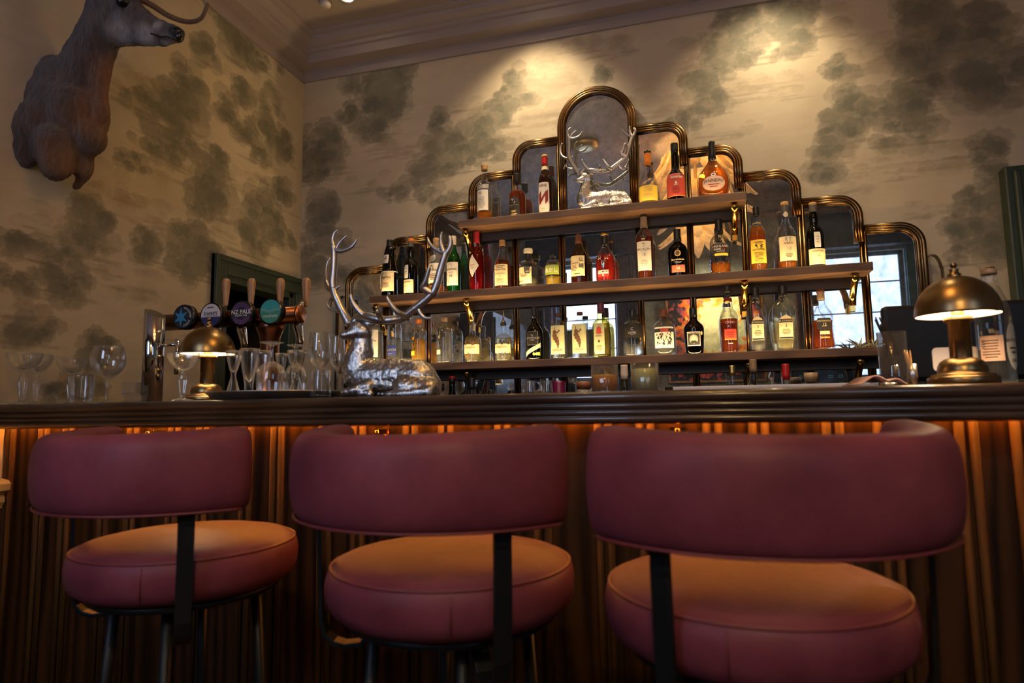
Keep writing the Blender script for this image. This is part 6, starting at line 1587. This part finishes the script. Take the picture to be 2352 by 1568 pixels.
cbot('c4', 'black stoppered bottle on the back counter between the tall stopper and the stemmed glasses', 1128, 34, 895, 'slim', g=G_DARK, cap='black', cap0=.86)
cbot('c5', 'low bottle whose black lid just shows over the bar, left of the stemmed glasses', 1176, 36, 896, 'squat', liq='amber', level=.4, cap='black', cap0=.90)
cbot('oil', 'yellow green oil bottle between the amber cocktail and the juice glass', 1434, 40, 838, 'classic', g=glass('oil_glass', (0.9, .75, .15), (.4, .28, .02)), liq='yellow', level=.50, cap='white', cap0=.80, Y=2.86)
cbot('c7', 'clear square necked bottle with gold cap in front of the mirrored painting', 1682, 40, 840, 'wine', liq='clear', level=.4, cap='gold', cap0=.86)
cbot('c8', 'clear bottle with tan cap on the back counter below the two matching rum bottles', 1730, 44, 826, 'wine', liq='clear', level=.4, cap='tan', cap0=.84)
cbot('c9', 'bottle with bright red foil on the back counter, above the long white tray', 1805, 44, 836, 'slim', liq='orange', level=.56, cap='red', cap0=.78)
for i, (px, yt, lab) in enumerate(((1340, 876, 'small jar with dark lid left of the amber cocktail'), (1862, 856, 'small spice jar with pale lid right of the red foiled bottle'))):
    Y = 2.84; p = at(px, yt, Y); H = at(px, yt, Y).z - CZ; R = 24 * mpp(px, yt, Y) / 2 * 1.4
    t = thing('spice_jar', lab, 'jar', (p.x, Y, CZ + .0006), 0, 'jars on the back counter')
    MB().lathe([(0, 0), (R, 0), (R, H * .80), (R * .9, H * .84), (R * .9, H * .87), (0, H * .87)], 24, cap=False).build('glass_body', G_CLEAR, t, auto=True)
    MB().lathe([(0, .004), (R * .92, .004), (R * .92, H * .70), (0, H * .70)], 24, cap=False).build('contents', P_['orange'] if i == 0 else P_['green'], t)
    MB().lathe([(0, H * .86), (R * .98, H * .86), (R * .98, H), (0, H)], 24, cap=False).build('lid', CAPM['brown'] if i == 0 else CAPM['tan'], t)
p = at(1284, 880, 2.93); Hh = at(1284, 876, 2.93).z - CZ; Rr = 30 * mpp(1284, 880, 2.93) / 2
t = thing('drinks_tin', 'magenta tin on the back counter right of the stemmed glasses', 'tin', (p.x, 2.93, CZ + .0006))
MB().lathe([(0, 0), (Rr * .9, 0), (Rr, .006), (Rr, Hh - .006), (Rr * .92, Hh), (0, Hh)], 28, cap=False).build('tin_body', pm('magenta_tin', (.16, .008, .06), .3), t)
MB().lathe([(0, Hh), (Rr * .9, Hh), (Rr * .88, Hh + .003), (0, Hh + .002)], 28, cap=False).build('lid', CAPM['steel'], t)
for i, (px, lab) in enumerate(((1218, 'left of two stemmed glasses on the back counter behind the bar edge'), (1257, 'right of two stemmed glasses on the back counter, beside the magenta tin'))):
    tumbler_up('wine', lab, px, 880, 2.76, at(px, 874, 2.76).z - CZ, z=CZ, name='wine_glass', w=wid(px, 880, 2.76, 26), group='stemmed glasses on the back counter')
# air plants at the end of the bottom shelf
leaf = pm('air_plant_leaf', (0.022, 0.024, 0.02), .6, var=(10, .3))
for i, (px, lab) in enumerate(((1975, 'spiky dark air plant at the right end of the bottom shelf'), (2008, 'small spiky air plant beside the mixing glass on the bottom shelf'))):
    p = at(px, 790, 2.96); t = thing('air_plant', lab, 'plant', (p.x, 2.965, ZLOW + .0008), i * 1.1, 'air plants on the bottom shelf')
    rp2 = random.Random(i + 5)
    for k in range(9):
        a = k * 2.4; l_ = .035 + .022 * rp2.random(); up = .3 + .6 * rp2.random()
        m = MB().tube(spline([(0, 0, .0), (l_ * .4 * math.cos(a), l_ * .25 * math.sin(a), l_ * .5 * up), (l_ * math.cos(a), l_ * .5 * math.sin(a), l_ * up)], 4), [.0042, .0046, .0048, .0046, .0042, .0034, .0024, .0012, .0004], 6)
        m.build('leaf', leaf, t)

# ================================================================== CEILING LIGHTS
def downlight(i, x, y, lab):
    t = thing('recessed_downlight', lab, 'ceiling light', (x, y, ZC - .001), 0, 'recessed spots over the back bar')
    MB().lathe([(.030, 0), (.048, 0), (.048, -.005), (.040, -.008), (.030, -.004)], 28, cap=False).build('trim_ring', corn_m, t)
    MB().lathe([(0, -.002), (.030, -.002), (.030, -.0035), (0, -.0035)], 24, cap=False).build('lens', emi('spot_lens', (1, .80, .45), 40), t)
SPX = (-1.63, -.72, .40)
AISLE = ((-.95, 2.08), (.45, 2.08))
for i, (x, y) in enumerate(AISLE): downlight(i, x, y, ['recessed ceiling spot over the serving aisle, left one', 'recessed ceiling spot over the serving aisle, right one'][i])
for i, x in enumerate(SPX):
    downlight(i, x, 2.725, ['recessed ceiling spot in the corner above the left end of the back bar', 'recessed ceiling spot above the left part of the mirror', 'recessed ceiling spot above the right part of the mirror'][i])
sd = at(747, 45, 2.72)
t = thing('smoke_detector', 'small round white detector on the ceiling near the corner', 'detector', (sd.x, 2.72, ZC - .001))
MB().lathe([(0, -.03), (.018, -.03), (.026, -.022), (.030, 0), (0, 0)], 24, cap=False).build('housing', pm('detector_white', (.5, .45, .42), .5), t)
t = thing('flush_ceiling_light', 'round brass dish light flush on the ceiling, reflected in the arched mirror', 'ceiling light', (-.80, 1.22, ZC - .001))
MB().lathe([(0, -.05), (.06, -.048), (.10, -.035), (.115, -.015), (.115, 0), (0, 0)], 36, cap=False).build('dish', pm('dish_brass', (.5, .36, .15), .4, .8), t)
# petal chandelier above the bar, seen in the mirror
ch = thing('petal_chandelier', 'tiered chandelier of pale translucent petals glowing yellow, seen in the mirror', 'chandelier', (.03, .92, ZC - .001))
def petal_mat():
    m, t, out = nt('chandelier_petal')
    n = nd(t, 'ShaderNodeTexNoise', Scale=20.0, Detail=5.0); t.links.new(texco(t, (1, 1, .3)), n.inputs['Vector'])
    r = nd(t, 'ShaderNodeValToRGB'); r.color_ramp.elements[0].color = (.72, .50, .27, 1); r.color_ramp.elements[1].color = (.97, .84, .60, 1)
    t.links.new(n.outputs['Fac'], r.inputs['Fac'])
    a = nd(t, 'ShaderNodeBsdfTranslucent'); b = nd(t, 'ShaderNodeBsdfDiffuse')
    t.links.new(r.outputs['Color'], a.inputs[0]); t.links.new(r.outputs['Color'], b.inputs[0])
    x = nd(t, 'ShaderNodeMixShader', Fac=.25); t.links.new(a.outputs[0], x.inputs[1]); t.links.new(b.outputs[0], x.inputs[2]); t.links.new(x.outputs[0], out.inputs[0]); return m
PETM = petal_mat()
MB().lathe([(0, 0), (.06, 0), (.05, -.02), (.012, -.03), (.012, -.6), (0, -.6)], 20, cap=False).build('stem', gold, ch)
pr_ = random.Random(8)
pv = []; pf = []
NP = 8
for j in range(NP + 1):
    t_ = j / NP; w = .062 * math.sin(PI * min(1, .18 + t_ * .80)) ** .7; 
    for i in range(5):
        u = -1 + .5 * i; pv.append((u * w, -.02 * u * u + .0 + .11 * t_ ** 2.2, -.34 * t_ + .0))
for j in range(NP):
    for i in range(4): pf.append((j * 5 + i, j * 5 + i + 1, j * 5 + i + 6, j * 5 + i + 5))
pmesh = None
for tier, (r0, z0, cnt, sc, out_) in enumerate(((.26, -.10, 24, 1.0, .34), (.20, -.34, 20, 1.0, .48), (.11, -.56, 14, .95, .30))):
    for k in range(cnt):
        a = 2 * PI * (k + .5 * (tier % 2)) / cnt + pr_.uniform(-.06, .06)
        if pmesh is None:
            o = MB().add(pv, pf).build('petal', PETM, ch); pmesh = o.data
            for e in (): pass
        else:
            o = bpy.data.objects.new('petal', pmesh); COL.objects.link(o); o.parent = ch
        o.location = (r0 * math.sin(a), r0 * math.cos(a), z0); o.rotation_euler = (out_ + pr_.uniform(-.1, .1), 0, -a); q = sc * pr_.uniform(.88, 1.1); o.scale = (q, q, q)
for k in range(9):
    a = PI / 4 + k * PI / 4.5
    rb_, zb_ = ((.21, -.20), (.175, -.44), (.09, -.66))[k % 3]
    MB().sphere((rb_ * math.cos(a), rb_ * math.sin(a), zb_), .020, 12, 8).build('bulb', emi('chandelier_bulb', (1, .56, .17), 240), ch)

# ================================================================== LIGHTS
spot('spot_a', (SPX[1], 2.735, ZC - .02), (SPX[1] - .03, 3.10, 2.0), 62, (1, .78, .47), 96, 1.0, .03)
spot('spot_b', (SPX[2], 2.735, ZC - .02), (SPX[2] - .05, 3.10, 2.0), 58, (1, .78, .47), 94, 1.0, .03)
spot('spot_c', (SPX[0], 2.735, ZC - .02), (-1.75, 2.3, 1.2), 3.5, (1, .60, .27), 120, 1.0, .03)
for i, (x, y) in enumerate(AISLE): spot('spot_d%d' % i, (x, y, ZC - .02), (x - .05, y + .32, 1.1), 30, (1, .72, .40), 88, 1.0, .03)
w = bpy.data.worlds.new('world'); SC.world = w; w.use_nodes = True
w.node_tree.nodes['Background'].inputs[0].default_value = (0.4, 0.45, 0.55, 1); w.node_tree.nodes['Background'].inputs[1].default_value = 0.03

SC.view_settings.view_transform = 'Standard'; SC.view_settings.look = 'None'
SC.view_settings.exposure = 0.0; SC.view_settings.gamma = 1.0; SC.view_settings.use_curve_mapping = False
cy = SC.cycles
cy.use_denoising = True
cy.max_bounces = 12; cy.diffuse_bounces = 4; cy.glossy_bounces = 6; cy.transmission_bounces = 10; cy.transparent_max_bounces = 24
cy.sample_clamp_indirect = 6.0; cy.caustics_reflective = False; cy.caustics_refractive = True; cy.blur_glossy = 0.5
cy.use_adaptive_sampling = True; cy.adaptive_threshold = 0.018
cy.time_limit = 1150
